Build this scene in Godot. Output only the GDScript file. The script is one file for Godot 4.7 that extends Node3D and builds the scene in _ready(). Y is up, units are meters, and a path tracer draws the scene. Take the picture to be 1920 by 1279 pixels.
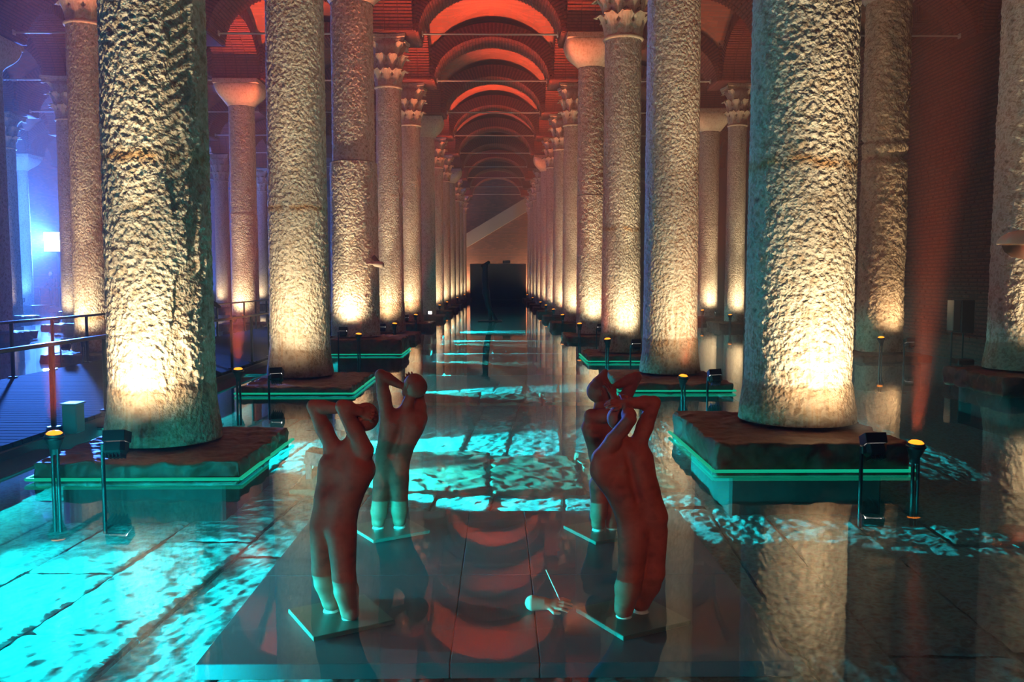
extends Node3D

const S := 4.85
const SPRING := 7.18
var lines := [-22.06, -17.2, -12.36, -7.51, -2.66, 2.19, 7.04, 11.89]
var M := {}
var T := {}
var used := {}
var ORD := ["nearest", "second", "third", "fourth", "fifth", "sixth", "seventh", "eighth", "ninth", "tenth", "eleventh", "twelfth"]

# ------------------------------------------------------------------ mesh builder
class MB:
	var v := PackedVector3Array()
	var n := PackedVector3Array()
	var uv := PackedVector2Array()
	var c := PackedColorArray()
	var ix := PackedInt32Array()
	func vert(p: Vector3, nn: Vector3, u: Vector2 = Vector2.ZERO, col: Color = Color(1, 1, 1)) -> int:
		v.append(p); n.append(nn); uv.append(u); c.append(col)
		return v.size() - 1
	func tri(a: int, b: int, d: int) -> void:   # counter-clockwise seen from outside
		ix.append(a); ix.append(d); ix.append(b)
	func quad(a: Vector3, b: Vector3, d: Vector3, e: Vector3) -> void:  # CCW from outside
		var nn := (b - a).cross(e - a)
		if nn.length_squared() < 1e-14:
			nn = (d - b).cross(e - b)
		nn = nn.normalized()
		var i := vert(a, nn, Vector2(0, 0)); vert(b, nn, Vector2(1, 0)); vert(d, nn, Vector2(1, 1)); vert(e, nn, Vector2(0, 1))
		tri(i, i + 1, i + 2); tri(i, i + 2, i + 3)
	func flat(pts: Array, out: Vector3) -> void:   # convex polygon turned to face along out
		var nn: Vector3 = (pts[1] - pts[0]).cross(pts[2] - pts[0]).normalized()
		var flip := nn.dot(out) < 0.0
		if flip:
			nn = -nn
		var i := v.size()
		for p in pts:
			vert(p, nn)
		for k in range(1, pts.size() - 1):
			if flip:
				tri(i, i + k + 1, i + k)
			else:
				tri(i, i + k, i + k + 1)
	func box(ce: Vector3, size: Vector3, bev: float = 0.0, b: Basis = Basis.IDENTITY) -> void:
		var h := size * 0.5
		var e := minf(bev, minf(h.x, minf(h.y, h.z)) * 0.9)
		for ax in 3:
			for s in [-1.0, 1.0]:
				var o := Vector3.ZERO; o[ax] = s
				var a1: int = (ax + 1) % 3
				var a2: int = (ax + 2) % 3
				var pts := []
				for q in [[-1, -1], [1, -1], [1, 1], [-1, 1]]:
					var p := Vector3.ZERO
					p[ax] = s * h[ax]; p[a1] = q[0] * (h[a1] - e); p[a2] = q[1] * (h[a2] - e)
					pts.append(ce + b * p)
				flat(pts, b * o)
		if e <= 0.0:
			return
		for ax in 3:
			var a1: int = (ax + 1) % 3
			var a2: int = (ax + 2) % 3
			for s1 in [-1.0, 1.0]:
				for s2 in [-1.0, 1.0]:
					var pts := []
					for q in [[-1, 0], [1, 0], [1, 1], [-1, 1]]:
						var p := Vector3.ZERO
						p[ax] = q[0] * (h[ax] - e)
						p[a1] = s1 * (h[a1] - (0.0 if q[1] == 0 else e))
						p[a2] = s2 * (h[a2] - (e if q[1] == 0 else 0.0))
						pts.append(ce + b * p)
					var o := Vector3.ZERO; o[a1] = s1; o[a2] = s2
					flat(pts, b * o)
		for sx in [-1.0, 1.0]:
			for sy in [-1.0, 1.0]:
				for sz in [-1.0, 1.0]:
					var k := Vector3(sx, sy, sz)
					flat([ce + b * (k * Vector3(h.x, h.y - e, h.z - e)), ce + b * (k * Vector3(h.x - e, h.y, h.z - e)), ce + b * (k * Vector3(h.x - e, h.y - e, h.z))], b * k)
	func lathe(prof: Array, seg: int, ce: Vector3 = Vector3.ZERO, b: Basis = Basis.IDENTITY, sharp: bool = false) -> void:
		for k in prof.size() - 1:
			var p0: Vector2 = prof[k]
			var p1: Vector2 = prof[k + 1]
			var t0 := (p1 - p0)
			var t1 := t0
			if not sharp and k > 0:
				t0 = (p1 - prof[k - 1])
			if not sharp and k < prof.size() - 2:
				t1 = (prof[k + 2] - p0)
			var i := v.size()
			for j in seg + 1:
				var a := TAU * j / seg
				var d := Vector3(cos(a), 0, sin(a))
				vert(ce + b * (d * p0.x + Vector3(0, p0.y, 0)), (b * (d * t0.y - Vector3(0, t0.x, 0))).normalized(), Vector2(float(j) / seg, p0.y))
				vert(ce + b * (d * p1.x + Vector3(0, p1.y, 0)), (b * (d * t1.y - Vector3(0, t1.x, 0))).normalized(), Vector2(float(j) / seg, p1.y))
			for j in seg:
				var q := i + j * 2
				tri(q, q + 3, q + 2); tri(q, q + 1, q + 3)
	func tube(a: Vector3, d: Vector3, r0: float, r1: float, seg: int = 10) -> void:
		var up := (d - a)
		var L := up.length()
		up = up / L
		var x := up.cross(Vector3(0.31, 0.2, 0.93)).normalized()
		if absf(up.dot(Vector3(0.31, 0.2, 0.93))) > 0.99:
			x = up.cross(Vector3.RIGHT).normalized()
		lathe([Vector2(0.0001, 0), Vector2(r0, 0), Vector2(r1, L), Vector2(0.0001, L)], seg, a, Basis(x, up, x.cross(up)), true)
	func grid(nu: int, nv: int, f: Callable) -> void:   # f(u, v) -> point; du x dv points outward
		var i := v.size()
		for a in nv + 1:
			for b in nu + 1:
				var u := float(b) / nu
				var w := float(a) / nv
				var p: Vector3 = f.call(u, w)
				var e := 0.004
				var du: Vector3 = f.call(minf(u + e, 1.0), w) - f.call(maxf(u - e, 0.0), w)
				var dv: Vector3 = f.call(u, minf(w + e, 1.0)) - f.call(u, maxf(w - e, 0.0))
				var nn := du.cross(dv)
				nn = nn.normalized() if nn.length_squared() > 1e-16 else Vector3.UP
				vert(p, nn, Vector2(u, w))
		for a in nv:
			for b in nu:
				var q := i + a * (nu + 1) + b
				tri(q, q + 1, q + nu + 2); tri(q, q + nu + 2, q + nu + 1)
	func mesh(m: Material) -> ArrayMesh:
		var ar := []
		ar.resize(Mesh.ARRAY_MAX)
		ar[Mesh.ARRAY_VERTEX] = v; ar[Mesh.ARRAY_NORMAL] = n; ar[Mesh.ARRAY_TEX_UV] = uv; ar[Mesh.ARRAY_COLOR] = c; ar[Mesh.ARRAY_INDEX] = ix
		var me := ArrayMesh.new()
		me.add_surface_from_arrays(Mesh.PRIMITIVE_TRIANGLES, ar)
		me.surface_set_material(0, m)
		return me

# ------------------------------------------------------------------ scene helpers
func numbered(s: String) -> String:
	if not used.has(s):
		used[s] = 0
		return s
	used[s] += 1
	return "%s_%03d" % [s, used[s]]

func thing(called: String, label: String, category: String, at: Vector3 = Vector3.ZERO, group: String = "") -> Node3D:
	var o := Node3D.new()
	o.name = numbered(called)
	add_child(o, true)
	o.position = at
	o.set_meta("label", label); o.set_meta("category", category)
	if group:
		o.set_meta("group", group)
	return o

func part(called: String, me: Mesh, parent: Node, at: Vector3 = Vector3.ZERO) -> MeshInstance3D:
	var o := MeshInstance3D.new()
	o.name = called if parent != self else numbered(called)
	o.mesh = me
	parent.add_child(o, true)
	o.position = at
	return o

func struct(called: String, me: Mesh, label: String = "") -> MeshInstance3D:
	var o := part(called, me, self)
	o.set_meta("kind", "structure")
	if label:
		o.set_meta("label", label)
	return o

func mat(called: String, col: Color, rough: float = 0.8, metal: float = 0.0) -> StandardMaterial3D:
	var m := StandardMaterial3D.new()
	m.resource_name = called
	m.albedo_color = col
	m.roughness = rough
	m.metallic = metal
	M[called] = m
	return m

func glow(called: String, col: Color, e: float) -> StandardMaterial3D:
	var m := mat(called, Color(0.05, 0.05, 0.05), 0.5)
	m.emission_enabled = true
	m.emission = col
	m.emission_energy_multiplier = e
	return m

func noise(seed_: int, freq: float, oct: int = 4, type: int = FastNoiseLite.TYPE_SIMPLEX_SMOOTH) -> FastNoiseLite:
	var f := FastNoiseLite.new()
	f.seed = seed_; f.frequency = freq; f.noise_type = type
	f.fractal_octaves = oct
	f.fractal_type = FastNoiseLite.FRACTAL_FBM if oct > 1 else FastNoiseLite.FRACTAL_NONE
	return f

func ntex(seed_: int, freq: float, size: int, cols: Array = [], oct: int = 4, type: int = FastNoiseLite.TYPE_SIMPLEX_SMOOTH) -> NoiseTexture2D:
	var t := NoiseTexture2D.new()
	t.width = size; t.height = size; t.seamless = true
	t.noise = noise(seed_, freq, oct, type)
	if cols.size():
		var g := Gradient.new()
		var offs := PackedFloat32Array()
		var cc := PackedColorArray()
		for k in cols.size():
			offs.append(float(k) / (cols.size() - 1)); cc.append(cols[k])
		g.offsets = offs; g.colors = cc
		t.color_ramp = g
	return t

func tri_tex(m: StandardMaterial3D, alb: Texture2D, hgt: Texture2D, scale: float, cm: float, world: bool = false) -> StandardMaterial3D:
	m.uv1_triplanar = true
	m.uv1_world_triplanar = world
	m.uv1_scale = Vector3.ONE * scale
	m.albedo_texture = alb
	if hgt:
		m.heightmap_enabled = true
		m.heightmap_texture = hgt
		m.heightmap_scale = cm
	return m

func spot(parent: Node, at: Vector3, dir: Vector3, col: Color, e: float, ang: float, size: float = 0.04) -> SpotLight3D:
	var l := SpotLight3D.new()
	l.name = "lamp_light"
	parent.add_child(l, true)
	l.position = at
	l.basis = Basis.looking_at(dir.normalized(), Vector3.UP if absf(dir.normalized().y) < 0.98 else Vector3.FORWARD)
	l.light_color = col; l.light_energy = e
	l.spot_angle = ang; l.spot_angle_attenuation = 1.0
	l.spot_range = 80.0; l.spot_attenuation = 2.0
	l.light_size = size; l.shadow_enabled = true
	return l

func area(parent: Node, at: Vector3, dir: Vector3, w: float, h: float, col: Color, e: float) -> AreaLight3D:
	var l := AreaLight3D.new()
	l.name = "strip_light"
	parent.add_child(l, true)
	l.position = at
	l.basis = Basis.looking_at(dir.normalized(), Vector3.UP if absf(dir.normalized().y) < 0.98 else Vector3.FORWARD)
	l.area_size = Vector2(w, h)
	l.light_color = col; l.light_energy = e
	l.area_range = 60.0
	l.shadow_enabled = true
	return l

# ------------------------------------------------------------------ READY
func _ready() -> void:
	camera_and_air()
	materials()
	water_and_floor()
	shell()
	vaults()
	columns()
	walkway()
	statues()
	small_things()

const WARM := Color(1.0, 0.90, 0.73)
const REDC := Color(1.0, 0.42, 0.25)
const TEAL := Color(0.04, 0.93, 0.97)
const GREENC := Color(0.05, 0.95, 0.72)
const BLUEC := Color(0.26, 0.50, 1.0)
var K_FLOOD := 7.5
var K_BEAM := 21.0
var K_RED := 240.0
var K_STATUE := 17.0
var K_POOL := 34.0
var K_BLUE := 9000.0
var K_TEAL := 1.2

func camera_and_air() -> void:
	var cam := Camera3D.new()
	cam.name = "camera"
	add_child(cam)
	cam.position = Vector3(0, 1.44, 0)
	cam.rotation = Vector3(deg_to_rad(-4.05), deg_to_rad(-0.78), 0)
	cam.fov = 43.12
	cam.near = 0.05
	cam.far = 200.0
	cam.current = true
	var env := Environment.new()
	env.background_mode = Environment.BG_COLOR
	env.background_color = Color(0, 0, 0)
	env.tonemap_mode = Environment.TONE_MAPPER_LINEAR
	env.tonemap_exposure = 1.0
	env.sdfgi_enabled = true
	env.ssao_enabled = true
	env.ssil_enabled = true
	env.fog_enabled = true
	env.fog_light_color = Color(0.9, 0.9, 0.9)
	env.fog_density = 0.005
	var we := WorldEnvironment.new()
	we.name = "world_environment"
	we.environment = env
	add_child(we)

func materials() -> void:
	T.stone = ntex(3, 0.012, 512, [Color(0.46, 0.40, 0.33), Color(0.74, 0.68, 0.59), Color(0.80, 0.76, 0.69), Color(0.66, 0.58, 0.48), Color(0.86, 0.82, 0.76)], 5)
	T.bump = ntex(9, 0.03, 512, [], 5)
	T.brown = ntex(21, 0.012, 512, [Color(0.20, 0.13, 0.10), Color(0.42, 0.29, 0.22), Color(0.36, 0.24, 0.19), Color(0.52, 0.39, 0.31)], 5)
	T.bed = ntex(33, 0.024, 512, [Color(0.34, 0.33, 0.32), Color(0.62, 0.61, 0.60), Color(0.80, 0.79, 0.77), Color(0.54, 0.53, 0.51), Color(0.96, 0.95, 0.93)], 6)
	T.clay = ntex(41, 0.01, 512, [Color(0.30, 0.17, 0.13), Color(0.44, 0.24, 0.18), Color(0.50, 0.29, 0.22), Color(0.38, 0.23, 0.19)], 5)
	T.rust = ntex(43, 0.01, 256, [Color(0.40, 0.19, 0.14), Color(0.56, 0.29, 0.22), Color(0.62, 0.34, 0.26), Color(0.48, 0.25, 0.19)], 5)
	# brick courses for surfaces too far to tell bricks apart: 16 courses, 5 bricks each, a tile of 1.6 m
	var im := Image.create(512, 512, false, Image.FORMAT_RGB8)
	var hm := Image.create(512, 512, false, Image.FORMAT_RGB8)
	var rng := RandomNumberGenerator.new()
	rng.seed = 7
	im.fill(Color(0.48, 0.38, 0.33)); hm.fill(Color(0.25, 0.25, 0.25))
	for r in 16:
		for b in 5:
			var x0 := int(b * 102.4 + (51 if r % 2 else 0))
			var t := rng.randf()
			var cl := Color(0.50 + 0.16 * t, 0.30 + 0.10 * t, 0.22 + 0.08 * t)
			for xx in range(x0 + 3, x0 + 99):
				im.fill_rect(Rect2i(xx % 512, r * 32 + 5, 1, 23), cl)
				hm.fill_rect(Rect2i(xx % 512, r * 32 + 5, 1, 23), Color(0.75, 0.75, 0.75) * (0.8 + 0.2 * t))
	for k in 9000:
		var px := rng.randi_range(0, 511)
		var py := rng.randi_range(0, 511)
		im.set_pixel(px, py, im.get_pixel(px, py) * rng.randf_range(0.7, 1.15))
	T.brick = ImageTexture.create_from_image(im)
	T.brick_h = ImageTexture.create_from_image(hm)
	tri_tex(mat("pitted_marble", Color(1, 1, 1), 0.9), T.stone, T.bump, 1.0, 2.0).vertex_color_use_as_albedo = true
	tri_tex(mat("smooth_marble", Color(1, 1, 1), 0.8), T.stone, T.bump, 1.0, 0.8).vertex_color_use_as_albedo = true
	M.pitted_marble.uv1_triplanar = false
	M.smooth_marble.uv1_triplanar = false
	tri_tex(mat("carved_marble", Color(0.95, 0.92, 0.88), 0.85), T.stone, null, 1.3, 0.8)
	tri_tex(mat("plinth_stone", Color(0.95, 0.85, 0.78), 0.6), T.brown, null, 0.9, 3.0, true)
	tri_tex(mat("pool_stone", Color(0.38, 0.78, 0.80), 0.8), T.bed, null, 0.8, 2.2, true)  # teal tint stands in for turquoise light on the bed
	tri_tex(mat("sill_stone", Color(0.95, 0.85, 0.78), 0.75), T.brown, null, 1.2, 3.0, true)
	tri_tex(mat("vault_brick", Color(1, 0.95, 0.92), 0.9), T.brick, null, 0.62, 1.2, true)
	tri_tex(mat("loose_brick", Color(1, 0.9, 0.85), 0.9), T.clay, null, 2.0, 0.6)
	tri_tex(mat("mortar", Color(0.75, 0.62, 0.55), 0.95), T.clay, null, 2.3, 0.6)
	tri_tex(mat("wall_brick", Color(1, 0.9, 0.85), 0.9), T.clay, null, 1.7, 0.6)
	tri_tex(mat("plaster", Color(0.75, 0.66, 0.55), 0.9), T.bump, null, 0.4, 0.4)
	M.plaster.albedo_texture = null
	tri_tex(mat("terracotta", Color(1.0, 0.92, 0.88), 0.72), T.rust, null, 3.0, 0.25)
	mat("black_metal", Color(0.03, 0.03, 0.032), 0.45, 0.3)
	mat("footing_dark", Color(0.09, 0.08, 0.07), 0.95)
	mat("stage_black", Color(0.16, 0.17, 0.17), 0.8)
	mat("grey_metal", Color(0.22, 0.25, 0.25), 0.4, 0.5)
	mat("rail_metal", Color(0.10, 0.10, 0.11), 0.4, 0.6)
	mat("rod_iron", Color(0.74, 0.68, 0.62), 0.5, 0.2)
	mat("slab_metal", Color(0.04, 0.30, 0.33), 0.5)  # teal base colour stands in for turquoise light on a dark slab
	mat("plate_glass", Color(0.10, 0.36, 0.32), 0.3)
	mat("clear_clip", Color(0.75, 0.85, 0.8), 0.2)
	mat("pale_cast", Color(0.70, 0.62, 0.55), 0.6)
	mat("pale_shell", Color(0.92, 0.86, 0.75), 0.6)
	mat("bronze_dark", Color(0.10, 0.10, 0.10), 0.35, 0.5)
	mat("dark_cloth", Color(0.05, 0.05, 0.06), 0.95)
	mat("skin", Color(0.55, 0.38, 0.30), 0.6)
	mat("cabinet_grey", Color(0.40, 0.37, 0.34), 0.6)
	mat("box_grey", Color(0.36, 0.42, 0.41), 0.5)
	tri_tex(mat("deck_wood", Color(0.24, 0.19, 0.18), 0.85), T.clay, null, 0.7, 0.3, true)
	M.deck_wood.metallic_specular = 0.15
	mat("deck_side", Color(0.10, 0.11, 0.12), 0.6)
	glow("warm_lens", WARM, 6.0)
	glow("amber_lens", Color(1.0, 0.55, 0.12), 2.6)
	glow("teal_strip", GREENC, 0.42)
	glow("blue_lens", Color(0.75, 0.87, 1.0), 14.0)
	glow("white_lens", Color(1, 0.98, 0.95), 10.0)
	var w := mat("still_water", Color(0.02, 0.05, 0.05, 0.06), 0.03)
	w.transparency = BaseMaterial3D.TRANSPARENCY_ALPHA
	w.metallic_specular = 0.5
	var rip := NoiseTexture2D.new()
	rip.width = 512; rip.height = 512; rip.seamless = true; rip.as_normal_map = true; rip.bump_strength = 1.2
	rip.noise = noise(77, 0.012, 3)
	w.normal_enabled = true
	w.normal_texture = rip
	w.normal_scale = 0.035
	w.uv1_scale = Vector3(21, 38, 1)

# ------------------------------------------------------------------ water, floor, walls
func water_and_floor() -> void:
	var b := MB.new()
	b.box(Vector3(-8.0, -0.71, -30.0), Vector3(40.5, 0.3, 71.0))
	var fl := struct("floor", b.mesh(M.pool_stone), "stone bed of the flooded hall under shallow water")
	# paving stones of the near pool, long joints running away from the viewer
	var rng := RandomNumberGenerator.new()
	rng.seed = 11
	var variants := []
	for k in 14:
		variants.append(paver(rng, k))
	var turn := Basis(Vector3.UP, deg_to_rad(-3.6))
	var x := -4.3
	var count := 0
	while x < 3.6:
		var w := rng.randf_range(0.40, 0.62)
		var z := -1.6 - rng.randf() * 0.8
		while z > -14.5 and count < 290:
			var L := rng.randf_range(1.1, 2.2)
			var p: Mesh = variants[rng.randi() % variants.size()]
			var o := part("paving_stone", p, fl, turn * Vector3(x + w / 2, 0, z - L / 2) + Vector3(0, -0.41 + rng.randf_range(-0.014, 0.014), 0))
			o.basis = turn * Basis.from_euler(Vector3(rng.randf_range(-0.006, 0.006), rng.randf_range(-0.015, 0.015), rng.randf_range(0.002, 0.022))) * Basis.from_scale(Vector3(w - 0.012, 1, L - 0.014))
			z -= L
			count += 1
		x += w
	# raised sills that cross the aisle under water
	for q in [[-7.75, 1.5, -0.1, 3.3], [-12.6, 1.1, -0.3, 3.6], [-17.5, 1.2, -0.2, 3.6], [-22.6, 1.2, -0.2, 3.6], [-27.4, 1.2, -0.2, 3.6]]:
		var n := 4
		for k in n:
			part("sill_stone", rough_box(Vector3.ZERO, Vector3(q[3] / n - 0.01, 0.16, q[1] + 0.14 * sin(k * 2.1)), 500 + k + int(q[0] * 3.0), M.sill_stone), fl, Vector3(q[2] - q[3] / 2 + (k + 0.5) * q[3] / n, -0.36, q[0] + 0.08 * sin(k * 4.0)))
	var pw := PlaneMesh.new()
	pw.size = Vector2(38.7, 68.5)
	pw.material = M.still_water
	var wa := part("water", pw, self, Vector3(-7.86, 0.0, -30.4))
	wa.set_meta("kind", "stuff")
	wa.set_meta("label", "still shallow water covering the hall floor and mirroring the columns")
	wa.set_meta("category", "water")

func paver(rng: RandomNumberGenerator, k: int) -> Mesh:
	# a unit stone with rough top: scaled to width and length when placed
	var b := MB.new()
	var nz := noise(100 + k, 1.7, 2)
	var fine := noise(140 + k, 7.0, 3)
	var top := func(u: float, w: float) -> Vector3:
		var ed := minf(minf(u, 1 - u) * 2.0, minf(w, 1 - w) * 5.0)
		var drop := 0.014 * (1.0 - smoothstep(0.0, 0.07, ed))
		var jx := (0.5 if u > 0.999 else -0.5 if u < 0.001 else u - 0.5)
		return Vector3(jx, 0.08 + 0.007 * nz.get_noise_2d(u * 1.1, w * 2.6) + 0.008 * fine.get_noise_2d(u * 0.6, w * 1.6) - drop, 0.5 - w)
	b.grid(20, 52, top)
	b.flat([Vector3(-0.5, -0.05, 0.5), Vector3(0.5, -0.05, 0.5), Vector3(0.5, 0.045, 0.5), Vector3(-0.5, 0.045, 0.5)], Vector3(0, 0, 1))
	b.flat([Vector3(-0.5, -0.05, -0.5), Vector3(0.5, -0.05, -0.5), Vector3(0.5, 0.045, -0.5), Vector3(-0.5, 0.045, -0.5)], Vector3(0, 0, -1))
	b.flat([Vector3(-0.5, -0.05, -0.5), Vector3(-0.5, -0.05, 0.5), Vector3(-0.5, 0.045, 0.5), Vector3(-0.5, 0.045, -0.5)], Vector3(-1, 0, 0))
	b.flat([Vector3(0.5, -0.05, -0.5), Vector3(0.5, -0.05, 0.5), Vector3(0.5, 0.045, 0.5), Vector3(0.5, 0.045, -0.5)], Vector3(1, 0, 0))
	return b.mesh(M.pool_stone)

func brick_field(w: float, h: float, facing: Basis, seed_: int) -> Mesh:
	# proud bricks on a wall w wide and h high, local x along, y up, z out of the wall
	var b := MB.new()
	var rng := RandomNumberGenerator.new()
	rng.seed = seed_
	var y := 0.0
	var r := 0
	while y < h - 0.05:
		var x := -0.18 if r % 2 else 0.0
		while x < w:
			var L := rng.randf_range(0.28, 0.40)
			var x0 := maxf(x, 0.0)
			var x1 := minf(x + L - 0.025, w)
			var d := 0.016 + rng.randf() * 0.012
			var y0 := y + rng.randf_range(0.0, 0.006)
			var y1 := y + 0.058 + rng.randf_range(-0.006, 0.006)
			if x1 > x0 + 0.04 and rng.randf() > 0.02:
				var e := 0.008
				var f := [Vector3(x0 + e, y0 + e, d), Vector3(x1 - e, y0 + e, d), Vector3(x1 - e, y1 - e, d), Vector3(x0 + e, y1 - e, d)]
				var g := [Vector3(x0, y0, 0), Vector3(x1, y0, 0), Vector3(x1, y1, 0), Vector3(x0, y1, 0)]
				b.quad(facing * f[0], facing * f[1], facing * f[2], facing * f[3])
				for k in 4:
					var k2 := (k + 1) % 4
					b.quad(facing * g[k], facing * g[k2], facing * f[k2], facing * f[k])
			x += L
		y += 0.1
		r += 1
	return b.mesh(M.wall_brick)

func shell() -> void:
	var b := MB.new()
	b.box(Vector3(11.9, 4.5, -30), Vector3(0.7, 10.4, 71))
	var wr := struct("wall_right", b.mesh(M.mortar), "red brown brick side wall of thin courses on the right")
	var bf := part("brick_courses", brick_field(16.0, 8.9, Basis(Vector3(0, 0, 1), Vector3.UP, Vector3(-1, 0, 0)), 5), wr, Vector3(11.55, 0.0, -29.0))
	bf.set_meta("kind", "stuff")
	b = MB.new()
	b.box(Vector3(-27.6, 4.5, -30), Vector3(0.7, 10.4, 71))
	struct("wall_left", b.mesh(M.vault_brick), "dim brick wall at the far left behind the blue haze")
	b = MB.new()
	b.box(Vector3(-7.8, 4.5, -65.1), Vector3(40.5, 10.4, 0.7))
	struct("wall_back", b.mesh(M.vault_brick), "brick end wall closing the long aisle")
	b = MB.new()
	b.box(Vector3(-7.8, 4.5, 4.6), Vector3(40.5, 10.4, 0.7))
	struct("wall_front", b.mesh(M.vault_brick), "brick wall behind the viewer")

func arch_mesh(half: float, rise: float, thick: float, width: float) -> Array:
	# mortar band and bricks of an arch that spans along x, its width along z; springing at y = 0
	var band := MB.new()
	var N := 22
	var pt := func(a: float, o: float) -> Vector3:
		return Vector3(-cos(a) * (half + o), sin(a) * (rise + o), 0)
	for k in N:
		var a0 := PI * k / N
		var a1 := PI * (k + 1) / N
		var p0: Vector3 = pt.call(a0, 0.0)
		var p1: Vector3 = pt.call(a1, 0.0)
		var q0: Vector3 = pt.call(a0, thick)
		var q1: Vector3 = pt.call(a1, thick)
		var hz := Vector3(0, 0, width / 2)
		var inn := Vector3(0, 0, 0) - (p0 + p1) / 2
		band.flat([p0 - hz, p1 - hz, p1 + hz, p0 + hz], inn)
		band.flat([q0 - hz, q1 - hz, q1 + hz, q0 + hz], -inn)
		band.flat([p0 + hz, p1 + hz, q1 + hz, q0 + hz], Vector3(0, 0, 1))
		band.flat([p0 - hz, p1 - hz, q1 - hz, q0 - hz], Vector3(0, 0, -1))
	var br := MB.new()
	var rng := RandomNumberGenerator.new()
	rng.seed = 31
	var n := 54
	for k in n:
		var a := PI * (k + 0.5) / n
		var p: Vector3 = pt.call(a, 0.0)
		var q: Vector3 = pt.call(a, 0.1)
		var up := (q - p).normalized()
		var bas := Basis(up.cross(Vector3(0, 0, 1)), up, Vector3(0, 0, 1))
		var m := 4
		var offz := 0.16 if k % 2 else 0.0
		for j in m:
			var L := width / m
			var prd := 0.012 + rng.randf() * 0.014
			var zc := -width / 2 + (j + 0.5) * L
			var wz := L - 0.025
			if j == 0 or j == m - 1:
				wz += 0.03
				zc += -0.014 if j == 0 else 0.014
			br.box(p + up * (thick / 2 - prd) + Vector3(0, 0, zc), Vector3(0.048, thick, wz), 0.0, bas)
	return [band.mesh(M.mortar), br.mesh(M.loose_brick)]

func pier_mesh(side: float, h: float) -> Array:
	var core := MB.new()
	core.box(Vector3(0, h / 2, 0), Vector3(side, h, side))
	var b := MB.new()
	var rng := RandomNumberGenerator.new()
	rng.seed = 17
	var y := 0.01
	var r := 0
	while y < h - 0.06:
		for s in 4:
			var rot := Basis(Vector3.UP, PI / 2 * s)
			for j in 4:
				var L := side / 4
				var xc := -side / 2 + (j + 0.5) * L + (0.07 if r % 2 else -0.07)
				var d := 0.02 + rng.randf() * 0.025
				b.box(rot * Vector3(xc, y + 0.03, side / 2 + d / 2 - 0.01), Vector3(L - 0.03, 0.062, d + 0.02), 0.0, rot)
		y += 0.1
		r += 1
	return [core.mesh(M.mortar), b.mesh(M.loose_brick)]

func vault_mesh() -> Mesh:
	var b := MB.new()
	var R := 2.0
	var f := func(u: float, w: float) -> Vector3:
		var x := (u - 0.5) * S
		var z := (0.5 - w) * S
		var hx := sqrt(maxf(0.0, R * R - x * x)) * 0.86
		var hz := sqrt(maxf(0.0, R * R - z * z)) * 0.86
		var m := maxf(hx, hz)
		var k := 0.12
		var hh := clampf(0.5 + 0.5 * (hx - hz) / k, 0.0, 1.0)
		m = lerpf(hz, hx, hh) + k * hh * (1.0 - hh)
		var dome := 0.14 * (1.0 - (x * x + z * z) / (S * S * 0.5))
		return Vector3(x, m + dome, z)
	# seen from below: swap the direction so normals point down
	b.grid(30, 30, func(u: float, w: float) -> Vector3: return f.call(1.0 - u, w))
	return b.mesh(M.vault_brick)

func zrow(k: int) -> float:
	return -(6.6 + S * (k - 1))

func seen(x: float, z: float) -> bool:
	return absf(x - 0.2) < 0.66 * -z + 3.2

func vaults() -> void:
	var ce := Node3D.new()
	ce.name = "ceiling"
	ce.set_meta("kind", "structure")
	ce.set_meta("label", "red lit brick vaults carried by rows of arches")
	add_child(ce)
	var b := MB.new()
	b.box(Vector3(-7.8, 9.85, -30.2), Vector3(40.5, 0.3, 71))
	part("roof_slab", b.mesh(M.vault_brick), ce)
	var vm := vault_mesh()
	var am := arch_mesh(1.68, 1.24, 0.40, 1.25)
	var pm := pier_mesh(1.36, 2.2)
	for k in range(1, 13):
		for i in lines.size():
			var x: float = lines[i]
			if not seen(x, zrow(k)):
				continue
			var pr := part("brick_pier", pm[0], ce, Vector3(x, SPRING, zrow(k)))
			var pb := part("brick_courses", pm[1], pr)
			pb.set_meta("kind", "stuff")
			if i < lines.size() - 1:
				var a := part("arch", am[0], ce, Vector3(x + S / 2, SPRING, zrow(k)))
				part("voussoirs", am[1], a).set_meta("kind", "stuff")
			if k < 12:
				var a2 := part("arch", am[0], ce, Vector3(x, SPRING, zrow(k) - S / 2))
				a2.rotation.y = PI / 2
				part("voussoirs", am[1], a2).set_meta("kind", "stuff")
			if i < lines.size() - 1:
				part("vault", vm, ce, Vector3(x + S / 2, SPRING, zrow(k) - S / 2))
	# iron tie rods across the aisles, just above the springing of the arches
	for k in range(2, 13):
		for i in range(1, 7):
			var x0: float = lines[i]
			var z := zrow(k)
			var cx: float = x0 + S / 2
			if absf(cx / z) > 0.60 or (i != 4 and k > 9) or (i == 4 and k < 4) or (i == 5 and k < 5) or (i == 6 and k != 4 and k != 3) or (i == 3 and k < 4):
				continue
			var rb := MB.new()
			rb.tube(Vector3(-1.635, 0, 0), Vector3(1.635, 0, 0), 0.024, 0.024, 8)
			var names := ["", "far left aisle", "second left aisle", "walkway aisle", "central aisle", "right aisle", "right wall aisle"]
			var rod := thing("tie_rod", "thin iron tie rod across the %s at its %s columns" % [names[i], ORD[k - 1]], "tie rod", Vector3(cx, SPRING + 0.13, z), "iron tie rods under the arches")
			part("rod", rb.mesh(M.rod_iron), rod)
			for s in [-1.0, 1.0]:
				var eb := MB.new()
				eb.box(Vector3(s * 1.62, 0, 0), Vector3(0.03, 0.12, 0.12), 0.01)
				part("anchor_plate", eb.mesh(M.rod_iron), rod)

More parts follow.
